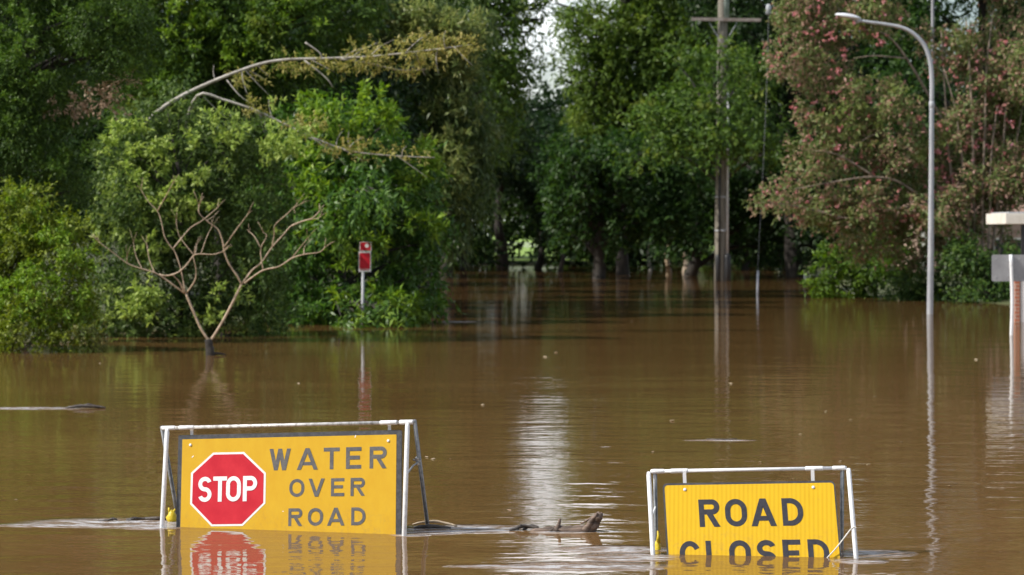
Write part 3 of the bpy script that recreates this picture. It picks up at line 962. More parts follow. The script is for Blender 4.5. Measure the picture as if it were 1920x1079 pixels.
# ---- trees round the dark opening, far side of the water
FAR = "row of dark trees standing in the far flood water"
tree("dark_tree", "dark tree left of the opening, its crown over black shade", "tree", 835, 148,
     [(890, 190, 90, 75, -4), (945, 245, 55, 50, -6), (880, 230, 90, 60, 4), (945, 250, 55, 45, 6), (800, 250, 90, 120, 2), (840, 200, 70, 80, 10), (930, 220, 80, 60, 11)],  # crown drawn out in depth, added as a roof to darken the hollow
     'leaf_dark', tr=.3, L=.30, Wd=.12, slen=.7, cover=4, rd=3, droop=.25, group=FAR)
tree("broad_tree", "tall light green tree right of the sky gap, crown beyond the top edge", "tree", 1170, 142,
     [(1120, 60, 65, 60, -.6), (1124, 150, 56, 60, -.4), (1180, 110, 80, 80), (1114, 225, 58, 58), (1170, 220, 90, 70, -.5), (1230, 30, 90, 90), (1225, -70, 80, 90), (1290, -120, 120, 120), (1265, -250, 115, 100), (1078, 282, 42, 36), (1250, 170, 80, 80), (1280, 80, 70, 80), (1086, 112, 24, 40, -.3), (1092, 35, 42, 40, -.5), (1060, 75, 14, 16), (1056, 40, 13, 26), (1046, 122, 8, 11), (1290, 160, 70, 70, 1), (1335, 60, 50, 80, 1), (1058, 150, 10, 12), (1044, 5, 9, 8)],
     'leaf_light', tr=.28, L=.28, Wd=.10, slen=.65, cover=4.2, rd=2.2, sub=28, subr=.25, droop=.2)
tree("rounded_tree", "rounded dark green tree with low crown under the tall light green one", "tree", 1120, 128,
     [(1080, 300, 60, 50, -.8), (1160, 310, 75, 55, -1), (1040, 330, 36, 40, 1), (1275, 300, 60, 40, 1), (1200, 275, 70, 35, 2), (1100, 370, 75, 55, -.6), (1190, 380, 80, 60, -.5), (1240, 320, 70, 55), (1060, 390, 40, 45), (1130, 430, 70, 40), (1240, 410, 70, 45), (1060, 440, 30, 24, .5)],
     'leaf_fig', tr=.3, L=.30, Wd=.13, slen=.65, cover=4.2, rd=2.6, sub=26, subr=.26, droop=.2, group=FAR)
tree("spreading_tree", "spreading green tree whose foliage hides the middle of the power pole", "tree", 1352, 124.5,
     [(1225, 215, 38, 26, -2.6), (1262, 188, 36, 26, -3), (1290, 232, 46, 28, -3.4), (1240, 262, 40, 22, -2.8), (1318, 196, 32, 22, -3.6), (1352, 236, 42, 30, -4.6), (1348, 272, 34, 16, -4.8), (1392, 252, 38, 24, -4), (1430, 272, 38, 20, -3.4),
      (1428, 228, 32, 20, -3), (1478, 262, 34, 20, -2.6), (1500, 288, 26, 14, -2.4), (1300, 276, 40, 18, -3.2), (1345, 176, 26, 26, -4.4), (1362, 120, 18, 26, -4.2), (1338, 92, 20, 22, -4.2), (1385, 188, 26, 22, -3), (1290, 130, 46, 40, 1.5), (1410, 130, 40, 50, 3), (1195, 288, 30, 14, -2)],
     'leaf_mid', tr=.16, L=.25, Wd=.10, slen=.62, cover=4.4, rd=1.5, sub=10, subr=.42, droop=.2, loose=.28)
tree("fig_tree", "dark fig tree with its crown behind the base of the power pole", "tree", 1290, 136,
     [(1290, 340, 80, 60, -1), (1370, 350, 80, 60), (1440, 350, 70, 70), (1300, 410, 75, 45), (1420, 420, 80, 50), (1480, 420, 60, 50), (1270, 450, 40, 20), (1450, 470, 60, 20), (1360, 430, 30, 26)],
     'leaf_fig', tr=.3, L=.32, Wd=.14, slen=.7, cover=4, rd=3, droop=.25, group=FAR)
tree("dark_tree", "tall dark tree between the power pole and the pink flowering tree", "tree", 1490, 132,
     [(1430, 60, 80, 90), (1400, 150, 50, 70, 2), (1480, 150, 90, 90), (1500, 260, 80, 80), (1440, -80, 110, 100), (1560, 0, 100, 120), (1600, 150, 100, 120), (1340, -20, 60, 90, 1), (1400, -230, 150, 100), (1580, -200, 140, 120), (1520, 380, 90, 70), (1560, 460, 90, 50), (1400, 310, 60, 60, 1)],
     'leaf_dark', tr=.35, L=.30, Wd=.13, slen=.7, cover=4, rd=3, droop=.2)
tree("dark_tree", "dark green tree behind the pink flowering tree at the top right", "tree", 1850, 126,
     [(1700, 40, 80, 100), (1720, -120, 130, 120), (1880, -60, 120, 110), (1900, 60, 70, 60), (1900, 220, 60, 90), (1700, 280, 110, 110), (1840, 360, 130, 80), (1980, 100, 90, 250), (1850, -230, 170, 100), (1700, 180, 70, 90), (2000, 350, 100, 150)],
     'leaf_fig', tr=.35, L=.30, Wd=.13, slen=.7, cover=3.6, rd=3, droop=.2)
for i, (px, Y, lab, bl) in enumerate([
    (1010, 165, "slim dark trunked tree standing right of the bright lawn gap", [(1005, 330, 55, 48), (1040, 440, 34, 18)]),
    (1052, 150, "thin dark tree between the lawn gap and the rounded dark tree", [(1060, 420, 40, 40)]),
    (870, 160, "leaning dark trunk at the left end of the far tree row", [(850, 280, 70, 60, -8), (930, 275, 70, 50, -10), (860, 270, 70, 55, 0), (940, 280, 70, 50, 3), (820, 440, 40, 50)]),  # crown extended in depth to roof the hollow in shade
    (940, 172, "broad dark trunk just left of the bright lawn gap", [(900, 290, 70, 50, 2), (970, 300, 60, 50, -4), (850, 300, 60, 50, 6), (960, 310, 60, 45, 10)]),  # more crown depth added to keep the hollow shaded
    (1218, 158, "leftmost of the pale trunks in the shade under the far crowns", [(1220, 430, 40, 44)]),
    (1252, 140, "pale brown lit trunk under the far crowns left of the power pole", [(1250, 440, 46, 38)]),
    (1285, 150, "reddish trunk right beside the pale brown one in the flood", [(1285, 440, 40, 40)]),
    (1400, 160, "dark trunk right of the power pole under the far crowns", [(1400, 440, 50, 44)]),
    (1465, 165, "dark trunk beside the white building glimpsed through the far trees", [(1465, 440, 50, 44)])]):
    tree("tree", lab, "tree", px, Y, bl, 'leaf_dark', bark={5: 'bark_tan', 4: 'bark_bone', 6: 'bark_pale'}.get(i, 'bark_dark'), tr=[.22, .16, .2, .35, .14, .19, .3, .25, .25][i],
         L=.34, Wd=.16, slen=.7, cover=4, rd=2.5, group=FAR)

# ---- right bank
root = tree("flowering_tree", "many stemmed tree with pink blossom and reddish leaves on the right bank", "tree", 1830, 86,
     [(1480, 100, 45, 45, -.5), (1560, 40, 70, 50), (1540, 130, 60, 50, .4), (1640, 20, 70, 60), (1500, 30, 50, 40), (1560, 210, 75, 45, -.5), (1640, 190, 70, 50), (1520, 300, 50, 40, -.5), (1600, 280, 80, 55, -.3), (1690, 250, 70, 70), (1460, 370, 55, 28, -.8), (1540, 390, 70, 35, -.5), (1620, 390, 80, 50), (1700, 380, 80, 60, .3),
      (1780, 300, 70, 80, .6), (1780, 90, 70, 50, -.3), (1860, 120, 70, 60, -.3), (1900, 60, 60, 50), (1850, 220, 70, 50, .6), (1900, 200, 60, 70), (1880, 320, 80, 80, .3), (1820, 420, 100, 70, .4), (1620, 450, 60, 35), (1720, 460, 60, 40, .3), (1910, 330, 50, 60, -1.2), (1800, 230, 34, 40, -1.2), (1850, 330, 40, 34, -1.3), (1760, 380, 60, 50, -1.2), (1900, 140, 55, 50, -1.2), (1960, 250, 70, 200), (1700, -80, 130, 70), (1880, -80, 130, 90), (1520, -60, 90, 60)],
     'leaf_myrtle', bark='bark_myrtle', L=.15, Wd=.062, slen=.40, cover=3.8, rd=1.0, sub=26, subr=.26, droop=.15, limbs=False,
     stems=[([(1815, 560, 0), (1800, 430, -.3), (1780, 300, -.5), (1772, 180, -.6), (1765, 60, -.4)], .06),
            ([(1825, 560, 0), (1815, 420, -.6), (1803, 290, -.9), (1790, 200, -1.0), (1770, 130, -1)], .052),
            ([(1830, 560, 0), (1826, 400, -.5), (1824, 250, -.8), (1818, 130, -.9), (1812, 40, -.5)], .065),
            ([(1840, 560, 0), (1842, 400, -.7), (1846, 260, -1.0), (1850, 130, -.8), (1862, 20, -.3)], .052),
            ([(1850, 560, 0), (1866, 420, -.5), (1880, 290, -.8), (1888, 150, -.6)], .06),
            ([(1858, 560, 0), (1880, 430, -.2), (1900, 300, -.4), (1925, 160, -.4)], .052),
            ([(1845, 560, 0), (1855, 430, -.9), (1858, 300, -1.2), (1870, 200, -1)], .05),
            ([(1808, 520, 0), (1770, 420, -.6), (1700, 350, -1.0), (1640, 332, -1.2), (1560, 342, -1.2), (1490, 355, -1)], .052),
            ([(1800, 470, 0), (1740, 395, -.6), (1660, 395, -.9), (1590, 410, -1.2), (1520, 392, -1.2), (1430, 378, -1.2)], .06),
            ([(1790, 400, 0), (1720, 300, -.6), (1650, 250, -1), (1570, 300, -1)], .05),
            ([(1775, 240, 0), (1700, 110, -.6), (1650, 60, -1), (1580, 60, -1)], .05),
            ([(1700, 110, -.6), (1640, 105, -1), (1600, 110, -1)], .03),
            ([(1640, 332, -1.2), (1570, 290, -1.3), (1520, 283, -1.3)], .03)])
SEED[0] += 3
r = np.random.default_rng(77)
spots = []
for _ in range(620):
    px, py = r.uniform(1420, 1930), r.uniform(-20, 480)
    e = abs(px - 1660) / 260
    inside = [((px - b[0]) / b[2]) ** 2 + ((py - b[1]) / b[3]) ** 2 for b in
              [(1480, 100, 50, 50), (1560, 40, 75, 55), (1540, 130, 65, 55), (1640, 20, 70, 60), (1560, 210, 80, 50), (1600, 290, 100, 70), (1690, 250, 75, 75), (1470, 372, 60, 28), (1560, 395, 90, 40), (1700, 390, 80, 60), (1840, 110, 110, 60), (1890, 200, 60, 70), (1800, 300, 80, 80), (1880, 340, 70, 70)]]
    if min(inside) < 1.0:
        s = r.uniform(2, 5.2)
        spots.append(pblob(px, py, s, s * r.uniform(.8, 1.5), 84.9 + r.uniform(-.4, .5), s * .016))
quads_object("blossom", crown_arrays(9, spots, cover=1.9, L=.07, Wd=.06, slen=.06, per=6, sub=4, subr=.6), M['petal'], root, root.location)

tree("shrub", "bright green shrub hanging over the water below the pink tree", "shrub", 1600, 90.5,
     [(1560, 490, 45, 38), (1620, 500, 50, 45, -.5), (1680, 490, 45, 45), (1590, 540, 50, 25, -.6), (1640, 550, 45, 22, -.8), (1540, 530, 30, 26), (1700, 450, 40, 40), (1660, 455, 30, 30)],
     'leaf_bright', tr=.06, L=.16, Wd=.085, slen=.32, cover=3.4, rd=1.0, sub=18, subr=.34)
tree("shrub", "dark ferny shrub along the waterline behind the street lamp", "shrub", 1740, 86.5,
     [(1730, 525, 45, 40), (1780, 530, 50, 38, -.4), (1720, 555, 40, 18, -.4), (1690, 540, 26, 30)],
     'leaf_under', tr=.05, L=.20, Wd=.05, slen=.45, cover=4, rd=1.0, sub=16, subr=.36)
tree("shrub", "dark leafy shrub at the waterline left of the grey sign back", "shrub", 1860, 83.5,
     [(1840, 520, 50, 45), (1900, 510, 60, 55), (1860, 550, 50, 20, -.5), (1810, 550, 35, 18, -.4), (1960, 520, 60, 50), (1820, 480, 60, 40, .6)],
     'leaf_under', tr=.05, L=.16, Wd=.075, slen=.36, cover=4, rd=1.0, sub=16, subr=.36)

# ---- far-off wood closing the view, one mass with unseen rows added for shade; openings onto the lawn are left near the ground
r = np.random.default_rng(5)
wb = []
for x in np.arange(-260, 2300, 52):
    for lvl in range(7):
        py = 470 - lvl * 78 + r.uniform(-15, 15)
        if py < 215 and 890 < x < 1170:
            continue
        if py > 395 and (915 < x < 1075 or 1190 < x < 1240 or 1255 < x < 1395 or 1440 < x < 1520):
            continue
        if py < 300 and 1770 < x < 1850:
            continue
        wb.append(pblob(x + r.uniform(-15, 15), py, 48, 60, 205 + r.uniform(-4, 6), 3.0))
for x in np.arange(-260, 2300, 52):
    if not (925 < x < 1075 or 1195 < x < 1240 or 1265 < x < 1380 or 1440 < x < 1520):
        wb.append(pblob(x, 492, 46, 34, 203 + r.uniform(-3, 3), 2.5))
    for Yr in (160, 176, 190):  # overhead canopy rows added to keep the far interior dark
        for py in (400, 340, 280, 200):
            if 820 < x < 1015 and py > 250 and Yr < 190 or 890 < x < 1160 and py < 250 or (770 < x < 1900 and py == 200 and Yr == 160):
                continue
            wb.append(pblob(x + r.uniform(-15, 15), py + r.uniform(-14, 14) - (Yr - 160) * .6, 50, 46, Yr + r.uniform(-4, 4), 4.5))
for x in np.arange(430, 800, 55):  # unseen rows behind the left crowns, added to shade the far water
    for Yr in (112, 134, 158):
        for py in (400, 310, 220, 130, 40):
            wb.append(pblob(x + r.uniform(-15, 15) - (Yr - 112) * .3, py + r.uniform(-14, 14), 44, 58, Yr + r.uniform(-5, 5), 2.5))
for x in np.arange(780, 1700, 34):
    if not (946 < x < 1008 or 1020 < x < 1056 or 1200 < x < 1214 or 1284 < x < 1356 or 1444 < x < 1452 or 1478 < x < 1512):
        wb.append(pblob(x, 486 + r.uniform(-4, 4), 26, 26, 172 + r.uniform(-3, 3), 1.6))
        wb.append(pblob(x + 12, 455 + r.uniform(-6, 6), 30, 30, 176 + r.uniform(-3, 3), 1.6))
for q in ((990, 215, 34, 32), (1025, 225, 30, 32), (1055, 215, 32, 36), (985, 262, 46, 40), (1040, 270, 46, 40), (1005, 120, 11, 9), (1036, 165, 14, 14), (1003, 62, 8, 8), (1030, 92, 6, 7), (985, 150, 16, 24), (1068, 150, 14, 40), (1072, 210, 22, 40), (1060, 122, 8, 14), (1010, 182, 12, 10)):
    wb.append(pblob(*q, 228, 3.0))
wood = quads_object("distant_wood", crown_arrays(3, wb, cover=3.2, L=.5, Wd=.24, slen=1.0, droop=.2, cap=520000), M['leaf_dark'], None)
tag(wood, "dark distant wood closing the view behind the far tree row, with hidden rows added for shade", "wood", kind="stuff")
hb = []
for x in np.arange(-1200, 3200, 70):
    hb.append(pblob(x, 400 + r.uniform(-8, 8), 60, 62 + r.uniform(0, 12), 420 + r.uniform(-10, 10), 5))
hedge = quads_object("distant_treeline", crown_arrays(4, hb, cover=3.0, L=.9, Wd=.5, slen=1.5, cap=90000), M['leaf_mid'], None)
tag(hedge, "low green treeline on the far side of the sunlit lawn", "treeline", kind="stuff")
tree("round_bush", "rounded light green bush beyond the water left of the power pole base", "bush", 1322, 196,
     [(1322, 500, 26, 34, 0), (1316, 490, 18, 24, -.3)], 'leaf_bright', tr=.05, L=.26, Wd=.13, slen=.3, cover=5, rd=.9, limbs=False)


# ------------------------------------------------------------------ bare sapling in the water
def sapling():
    Y = depth(667)
    o = P(394, 668, Y)
    root = thing("bare_sapling", "small leafless forked sapling standing alone in the flood", "sapling", (o.x, o.y, 0))
    rng = random.Random(4)
    T = [([(1187, 1000), (1184, 960), (1178, 895)], 16),
         ([(1176, 900), (1130, 830), (1090, 740), (1045, 630)], 13), ([(1182, 900), (1240, 810), (1300, 700), (1360, 578)], 13),
         ([(1040, 632), (1010, 570), (970, 525)], 11), ([(1040, 632), (985, 592), (925, 548), (870, 515), (800, 494), (720, 465), (640, 405), (560, 345)], 9),
         ([(870, 515), (840, 440), (828, 365)], 6), ([(800, 494), (765, 420), (750, 345)], 5), ([(715, 462), (714, 428)], 5),
         ([(895, 525), (940, 532), (1000, 514), (1050, 470), (1090, 418), (1130, 410), (1200, 412), (1255, 396)], 9),
         ([(1090, 420), (1103, 390), (1107, 355)], 5), ([(1130, 410), (1165, 310), (1190, 262)], 5), ([(1090, 415), (1045, 360), (1010, 310), (995, 260), (992, 215)], 5),
         ([(1048, 630), (1095, 560), (1102, 500), (1088, 430)], 8), ([(1040, 620), (1018, 500), (985, 400), (960, 368), (925, 310), (908, 230), (885, 168), (830, 110), (795, 50)], 7),
         ([(885, 168), (930, 90), (970, 15)], 6), ([(975, 378), (1030, 310), (1075, 260), (1140, 220), (1225, 148)], 7),
         ([(1358, 580), (1335, 535), (1290, 470), (1262, 400), (1255, 350), (1240, 300), (1220, 265), (1165, 225), (1120, 180), (1120, 138)], 10),
         ([(1262, 370), (1320, 285), (1395, 185)], 7), ([(1165, 222), (1210, 190)], 4),
         ([(1362, 575), (1420, 500), (1470, 458), (1530, 372), (1590, 305), (1640, 250), (1700, 225), (1755, 208), (1795, 172)], 9),
         ([(1640, 252), (1715, 222), (1785, 210), (1800, 200)], 6), ([(1375, 575), (1420, 540), (1485, 500), (1570, 480), (1640, 435), (1710, 412), (1795, 400), (1828, 372)], 9),
         ([(1640, 435), (1690, 372), (1728, 325)], 5), ([(1480, 497), (1470, 440), (1468, 375), (1500, 310), (1480, 288)], 7), ([(1465, 372), (1430, 310), (1400, 284)], 5),
         ([(1530, 370), (1542, 300), (1548, 245), (1620, 180), (1672, 125)], 6), ([(1660, 180), (1655, 150), (1690, 130)], 4), ([(1710, 412), (1712, 370), (1735, 345)], 4)]
    mb = MB()
    for k, (pts, wd) in enumerate(T):
        dy0 = rng.uniform(-.35, .35) if k > 2 else 0
        q = []
        for i, (x, y) in enumerate(pts):
            f = i / (len(pts) - 1)
            q.append(P(x / 3, 340 + y / 3, Y + dy0 * f) - Vector((o.x, o.y, 0)))
        rr = wd / 3 * Y / F * .58
        taper = .12 if k < 3 else .55
        mb.tube(q, [rr * (1 - taper * i / (len(q) - 1)) for i in range(len(q))], 8, smooth=4, rough=.10, rng=rng)
        if k > 3:
            mb.sphere(q[-1], (rr * .9,) * 3, 6, 4)
            e = q[-1]
            dv = (q[-1] - q[-2]).normalized()
            for _ in range(3):
                v = dv * rng.uniform(.06, .16) + Vector((rng.uniform(-.09, .09), rng.uniform(-.05, .05), rng.uniform(-.02, .11)))
                mb.tube([e, e + v * .6 + Vector((0, 0, .01)), e + v], [rr * .42, rr * .3, rr * .2], 5)
    mb.build("trunk", M['bark_tan'], root, True)
    mb = MB()
    mb.tube([(.0, 0, -.4), (0, 0, .03), (-.012, 0, .15), (-.03, 0, .27)], [.085, .078, .066, .060], 9, smooth=3, rough=.15, rng=rng)
    mb.tube([(.0, 0, .03), (.16, .02, .03), (.26, 0, .01)], [.03, .02, .008], 6, smooth=3, rough=.2, rng=rng)
    mb.build("stump", M['bark_dark'], root, True)


sapling()


# ------------------------------------------------------------------ street furniture
def street_lamp():
    Y = depth(590)
    o = P(1743, 590, Y)
    root = thing("street_lamp", "tall grey curved street lamp rising from the flood on the right", "street lamp", (o.x, o.y, 0))
    q = lambda px, py, dy=0: P(px, py, Y + dy) - Vector((o.x, o.y, 0))
    mb = MB()
    mb.tube([(-.02, 0, -1.2), q(1743.5, 590), q(1745, 480), q(1746.5, 300), q(1747, 190)], [.092, .080, .074, .062, .058], 14, smooth=4)
    mb.build("pole", M['galv'], root, True)
    mb = MB()
    mb.tube([q(1747, 195), q(1747, 150), q(1744, 115), q(1733, 85), q(1712, 63), q(1690, 52), q(1660, 46), q(1630, 42), q(1604, 38)], [.056, .056, .055, .054, .052, .048, .044, .042, .040], 12, smooth=4)
    mb.build("arm", M['galv'], root, True)
    mb = MB()
    mb.tube([q(1747, 203), q(1747, 202), q(1747, 192), q(1747, 191)], [.060, .068, .068, .058], 14)
    mb.build("collar", M['galv'], root, True)
    c = q(1590, 32)
    mb = MB()

    def shape(p):
        p = p.copy()
        if p.z < 0:
            p.z *= .55
        p.z += -.16 * p.x
        return p
    mb.sphere(c + Vector((0, 0, 0)), (.33, .15, .085), 20, 10, shape)
    mb.build("lamp_head", M['conduit'], root, True)
    mb = MB()
    mb.tube([q(1612, 42), q(1606, 37), q(1596, 34)], [.05, .055, .05], 10)
    mb.tube([q(1606, 40), q(1606, 44)], [.03, .02], 8)
    mb.build("bracket", M['galv'], root, True)


street_lamp()


def power_pole():
    Y = depth(527)
    o = P(1351, 527, Y)
    root = thing("power_pole", "tall timber power pole with a crossarm standing in the far flood", "power pole", (o.x, o.y, 0))
    q = lambda px, py, dy=0: P(px, py, Y + dy) - Vector((o.x, o.y, 0))
    mb = MB()
    rng = random.Random(8)
    mb.tube([(0, 0, -1.5), q(1351, 480), q(1353, 250), q(1355, 40), q(1356, -120)], [.27, .255, .23, .21, .19], 14, smooth=4, rough=.03, rng=rng)
    mb.build("pole", M['timber_pole'], root, True)
    mb = MB()
    mb.box((-1.38, -.32, -.07), (1.60, -.21, .07), Matrix.Translation(q(1356, 38)) @ Matrix.Rotation(R(.8), 4, 'Y'))
    mb.build("crossarm", M['timber_arm'], root)
    for s in (-1, 1):
        mb = MB()
        mb.tube([q(1356 + s * 5, 78, -.24), q(1356 + s * 26, 43, -.26)], .016, 6)
        mb.build("brace", M['galv'], root)
    mb = MB()
    mb.tube([q(1363.5, 478, -.14), q(1364, 300, -.14), q(1365, 170, -.12)], .058, 10)
    mb.build("conduit", M['conduit'], root, True)
    mb = MB()
    mb.tube([q(1348.5, 510, -.25), q(1349, 380, -.25), q(1351, 200, -.22)], .045, 8)
    mb.build("cable", M['black_plastic'], root, True)
    for px, w_ in ((1346, .12), (1364, .15)):
        mb = MB()
        mb.tube([q(px, 560, -.2), q(px, 482, -.2), q(px, 478, -.19)], [w_, w_, w_ * .8], 10)
        mb.build("cable_guard", M['black_plastic'], root, True)
    for py in (370, 433):
        mb = MB()
        mb.tube([q(1352, py + 1.5), q(1352, py - 1.5)], .28, 16)
        mb.build("strap", M['galv'], root, True)
    mb = MB()
    mb.tube([q(1362, 36, -.15), q(1362, -60, -.15)], .12, 8)
    mb.build("riser_pipe", M['pale_green_steel'], root, True)
    # stay wire with its insulator and ground guard
    Y2 = depth(550)
    o2 = P(1420, 550, Y2)
    st = thing("stay_wire", "thin stay wire with white guard and insulator right of the power pole", "stay wire", (o2.x, o2.y, 0))
    q2 = lambda px, py, dy=0: P(px, py, Y2 + dy) - Vector((o2.x, o2.y, 0))
    mb = MB()
    mb.tube([q2(1420, 575), q2(1421, 500, .2), q2(1430, 330, 1), q2(1438, 150, 2), q2(1441, 28, 3)], .006, 6, smooth=3)
    mb.tube([q2(1441, 8, 3), q2(1442, -120, 4)], .006, 6)
    mb.build("wire", M['wire'], st, True)
    mb = MB()
    mb.tube([q2(1441, 29, 3), q2(1441, 26, 3), q2(1441, 12, 3), q2(1441.5, 8, 3)], [.04, .11, .09, .04], 10)
    mb.build("insulator", M['galv'], st, True)
    mb = MB()
    mb.tube([q2(1420, 570), q2(1420, 552), q2(1421, 508, .15)], .038, 8)
    mb.build("guard", M['galv'], st, True)


power_pole()


def parking_sign():
    Y = depth(607)
    o = P(680, 607, Y)
    root = thing("regulation_sign", "small red and white sign on a grey post among the leaves", "sign", (o.x, o.y - 1.9, 0))
    Yf = Y - 1.9
    q = lambda px, py, dy=0: P(px, py, Yf + dy) - Vector((o.x, o.y - 1.9, 0))
    mb = MB()
    mb.tube([(0, 0, -1.0), q(680, 600), q(681, 462)], .034, 10)
    mb.build("post", M['galv'], root, True)

    def plate(x0, y0, x1, y1, name):
        m = MB()
        a, b = q(x0, y1, -.06), q(x1, y0, -.06)
        m.box((a.x, a.y, a.z), (b.x, a.y + .004, b.z))
        p = m.build(name, M['sign_white'], root)
        return a, b, p

    def panel(a, b, fx0, fx1, fz0, fz1, mat, p, name, k=1):
        m = MB()
        m.box((a.x + (b.x - a.x) * fx0, a.y - .002 - .001 * k, a.z + (b.z - a.z) * fz0), (a.x + (b.x - a.x) * fx1, a.y - .001 * k, a.z + (b.z - a.z) * fz1))
        m.build(name, mat, p)
    a, b, p = plate(674, 454, 696.5, 471, "upper_plate")
    panel(a, b, .07, .93, .06, .94, M['sign_red'], p, "red_panel")
    m = MB()
    c = (a + b) / 2
    m.tube([Vector((c.x + .03, a.y - .004, c.z + .015)), Vector((c.x + .03, a.y - .0055, c.z + .015))], .044, 16)
    m.build("roundel", M['sign_white'], p)
    a, b, p = plate(672.5, 472, 695.5, 510, "lower_plate")
    panel(a, b, .07, .93, .15, .93, M['sign_red'], p, "red_panel")
    m = MB()
    for k in range(5):
        u = a.x + (b.x - a.x) * (.14 + .15 * k)
        m.box((u, a.y - .003, a.z + (b.z - a.z) * .07), (u + (b.x - a.x) * .09, a.y - .001, a.z + (b.z - a.z) * .14))
    m.build("arrow_strip", M['sign_red'], p)


parking_sign()


def back_sign():
    Y = depth(629)
    o = P(1897, 629, Y)
    root = thing("road_sign", "blank grey back of a road sign on a white pole at the right edge", "road sign", (o.x, o.y, 0))
    q = lambda px, py, dy=0: P(px, py, Y + dy) - Vector((o.x, o.y, 0))
    mb = MB()
    mb.tube([q(1894, 690), q(1896.5, 629), q(1898, 560), q(1895.5, 478)], .036, 12, smooth=4)
    mb.build("pole", M['white_steel'], root, True)
    mb = MB()
    x0, x1 = q(1860, 0).x, q(1936, 0).x
    z0, z1 = q(0, 528).z, q(0, 478).z
    o_ = []
    rad = .04
    for (cu, cv, a0) in ((x1 - rad, z0 + rad, -90), (x1 - rad, z1 - rad, 0), (x0 + rad, z1 - rad, 90), (x0 + rad, z0 + rad, 180)):
        for i in range(6):
            t = R(a0 + 90 * i / 5)
            o_.append((cu + rad * math.cos(t), cv + rad * math.sin(t)))
    k = len(o_)
    mb.add([(a, .042, b) for a, b in o_] + [(a, .048, b) for a, b in o_],
           [tuple(range(k)), tuple(reversed(range(k, 2 * k)))] + [(i, k + i, k + (i + 1) % k, (i + 1) % k) for i in range(k)])
    mb.build("panel", M['sign_back'], root)
    for px, py in ((1868, 486), (1868, 520), (1912, 486), (1912, 520)):
        mb = MB()
        a = q(px, py, 0)
        mb.tube([(a.x, .041, a.z), (a.x, .036, a.z), (a.x, .034, a.z)], [.016, .016, .009], 8)
        mb.build("bolt", M['galv'], root, True)
    for py in (489, 517):
        mb = MB()
        a = q(1888, py, .03)
        mb.box((a.x, .034, a.z - .012), (a.x + .2, .041, a.z + .012))
        mb.build("bracket", M['galv'], root)


back_sign()


def shelter():
    Y = depth(604)
    o = P(1930, 604, Y)
    root = thing("shelter", "cream roofed shelter with brick pier and white wall behind the grey sign", "shelter", (o.x, o.y, 0))
    q = lambda px, py, dy=0: P(px, py, Y + dy) - Vector((o.x, o.y, 0))
    mb = MB()
    a, b = q(1884.5, 420), q(2060, 400)
    mb.box((a.x, -.12, a.z), (b.x, 2.6, b.z))
    mb.build("fascia", M['cream'], root)
    mb = MB()
    mb.box((a.x + .1, .1, b.z), (b.x, 2.5, b.z + .03))
    mb.build("roof", M['galv'], root)
    for px in (1919, 2040):
        mb = MB()
        c = q(px, 421)
        mb.box((c.x - .05, -.05, -.5), (c.x + .05, .05, c.z))
        mb.build("post", M['black_plastic'], root)
    mb = MB()
    c = q(1906, 510)
    mb.box((c.x - .055, -.12, -1.0), (c.x + .055, .1, c.z + .25))
    mb.build("pier", M['brick'], root)
    mb = MB()
    c = q(1912.5, 520)
    mb.box((c.x, -.10, -1.0), (c.x + 1.5, .0, c.z))
    mb.build("wall", M['white_wall'], root)


shelter()


def house():
    Y = 112.0
    o = P(1800, 545, Y)
    root = thing("house", "pale pink walled house glimpsed through the stems of the flowering tree", "house", (o.x, o.y, 0))
    q = lambda px, py, dy=0: P(px, py, Y + dy) - Vector((o.x, o.y, 0))
    mb = MB()
    a, b = q(1722, 560), q(1990, 400)
    mb.box((a.x, 0, .2), (b.x, 6, b.z))
    mb.build("wall", M['pink_wall'], root)
    mb = MB()
    z, zt = b.z, b.z + 1.3
    mb.add([(a.x - .4, -.5, z), (b.x + .4, -.5, z), (b.x + .4, 6.5, z), (a.x - .4, 6.5, z), (a.x + 1.6, 3, zt), (b.x - 1.6, 3, zt)],
           [(0, 1, 5, 4), (1, 2, 5), (2, 3, 4, 5), (3, 0, 4), (0, 3, 2, 1)])
    mb.build("roof", M['roof_tile'], root)
    mb = MB()
    c = q(1730, 500)
    mb.box((c.x - .12, -.45, -.2), (c.x + .12, -.2, z - .003))
    mb.build("porch_post", M['cream'], root)
    for px in (1800, 1890):
        mb = MB()
        c = q(px, 470)
        mb.box((c.x - .6, -.04, c.z - .5), (c.x + .6, -.002, c.z + .5))
        w_ = mb.build("window", M['cream'], root)
        mb = MB()
        mb.box((c.x - .52, -.05, c.z - .42), (c.x + .52, -.042, c.z + .42))
        mb.build("pane", M['glass_dark'], w_)


house()


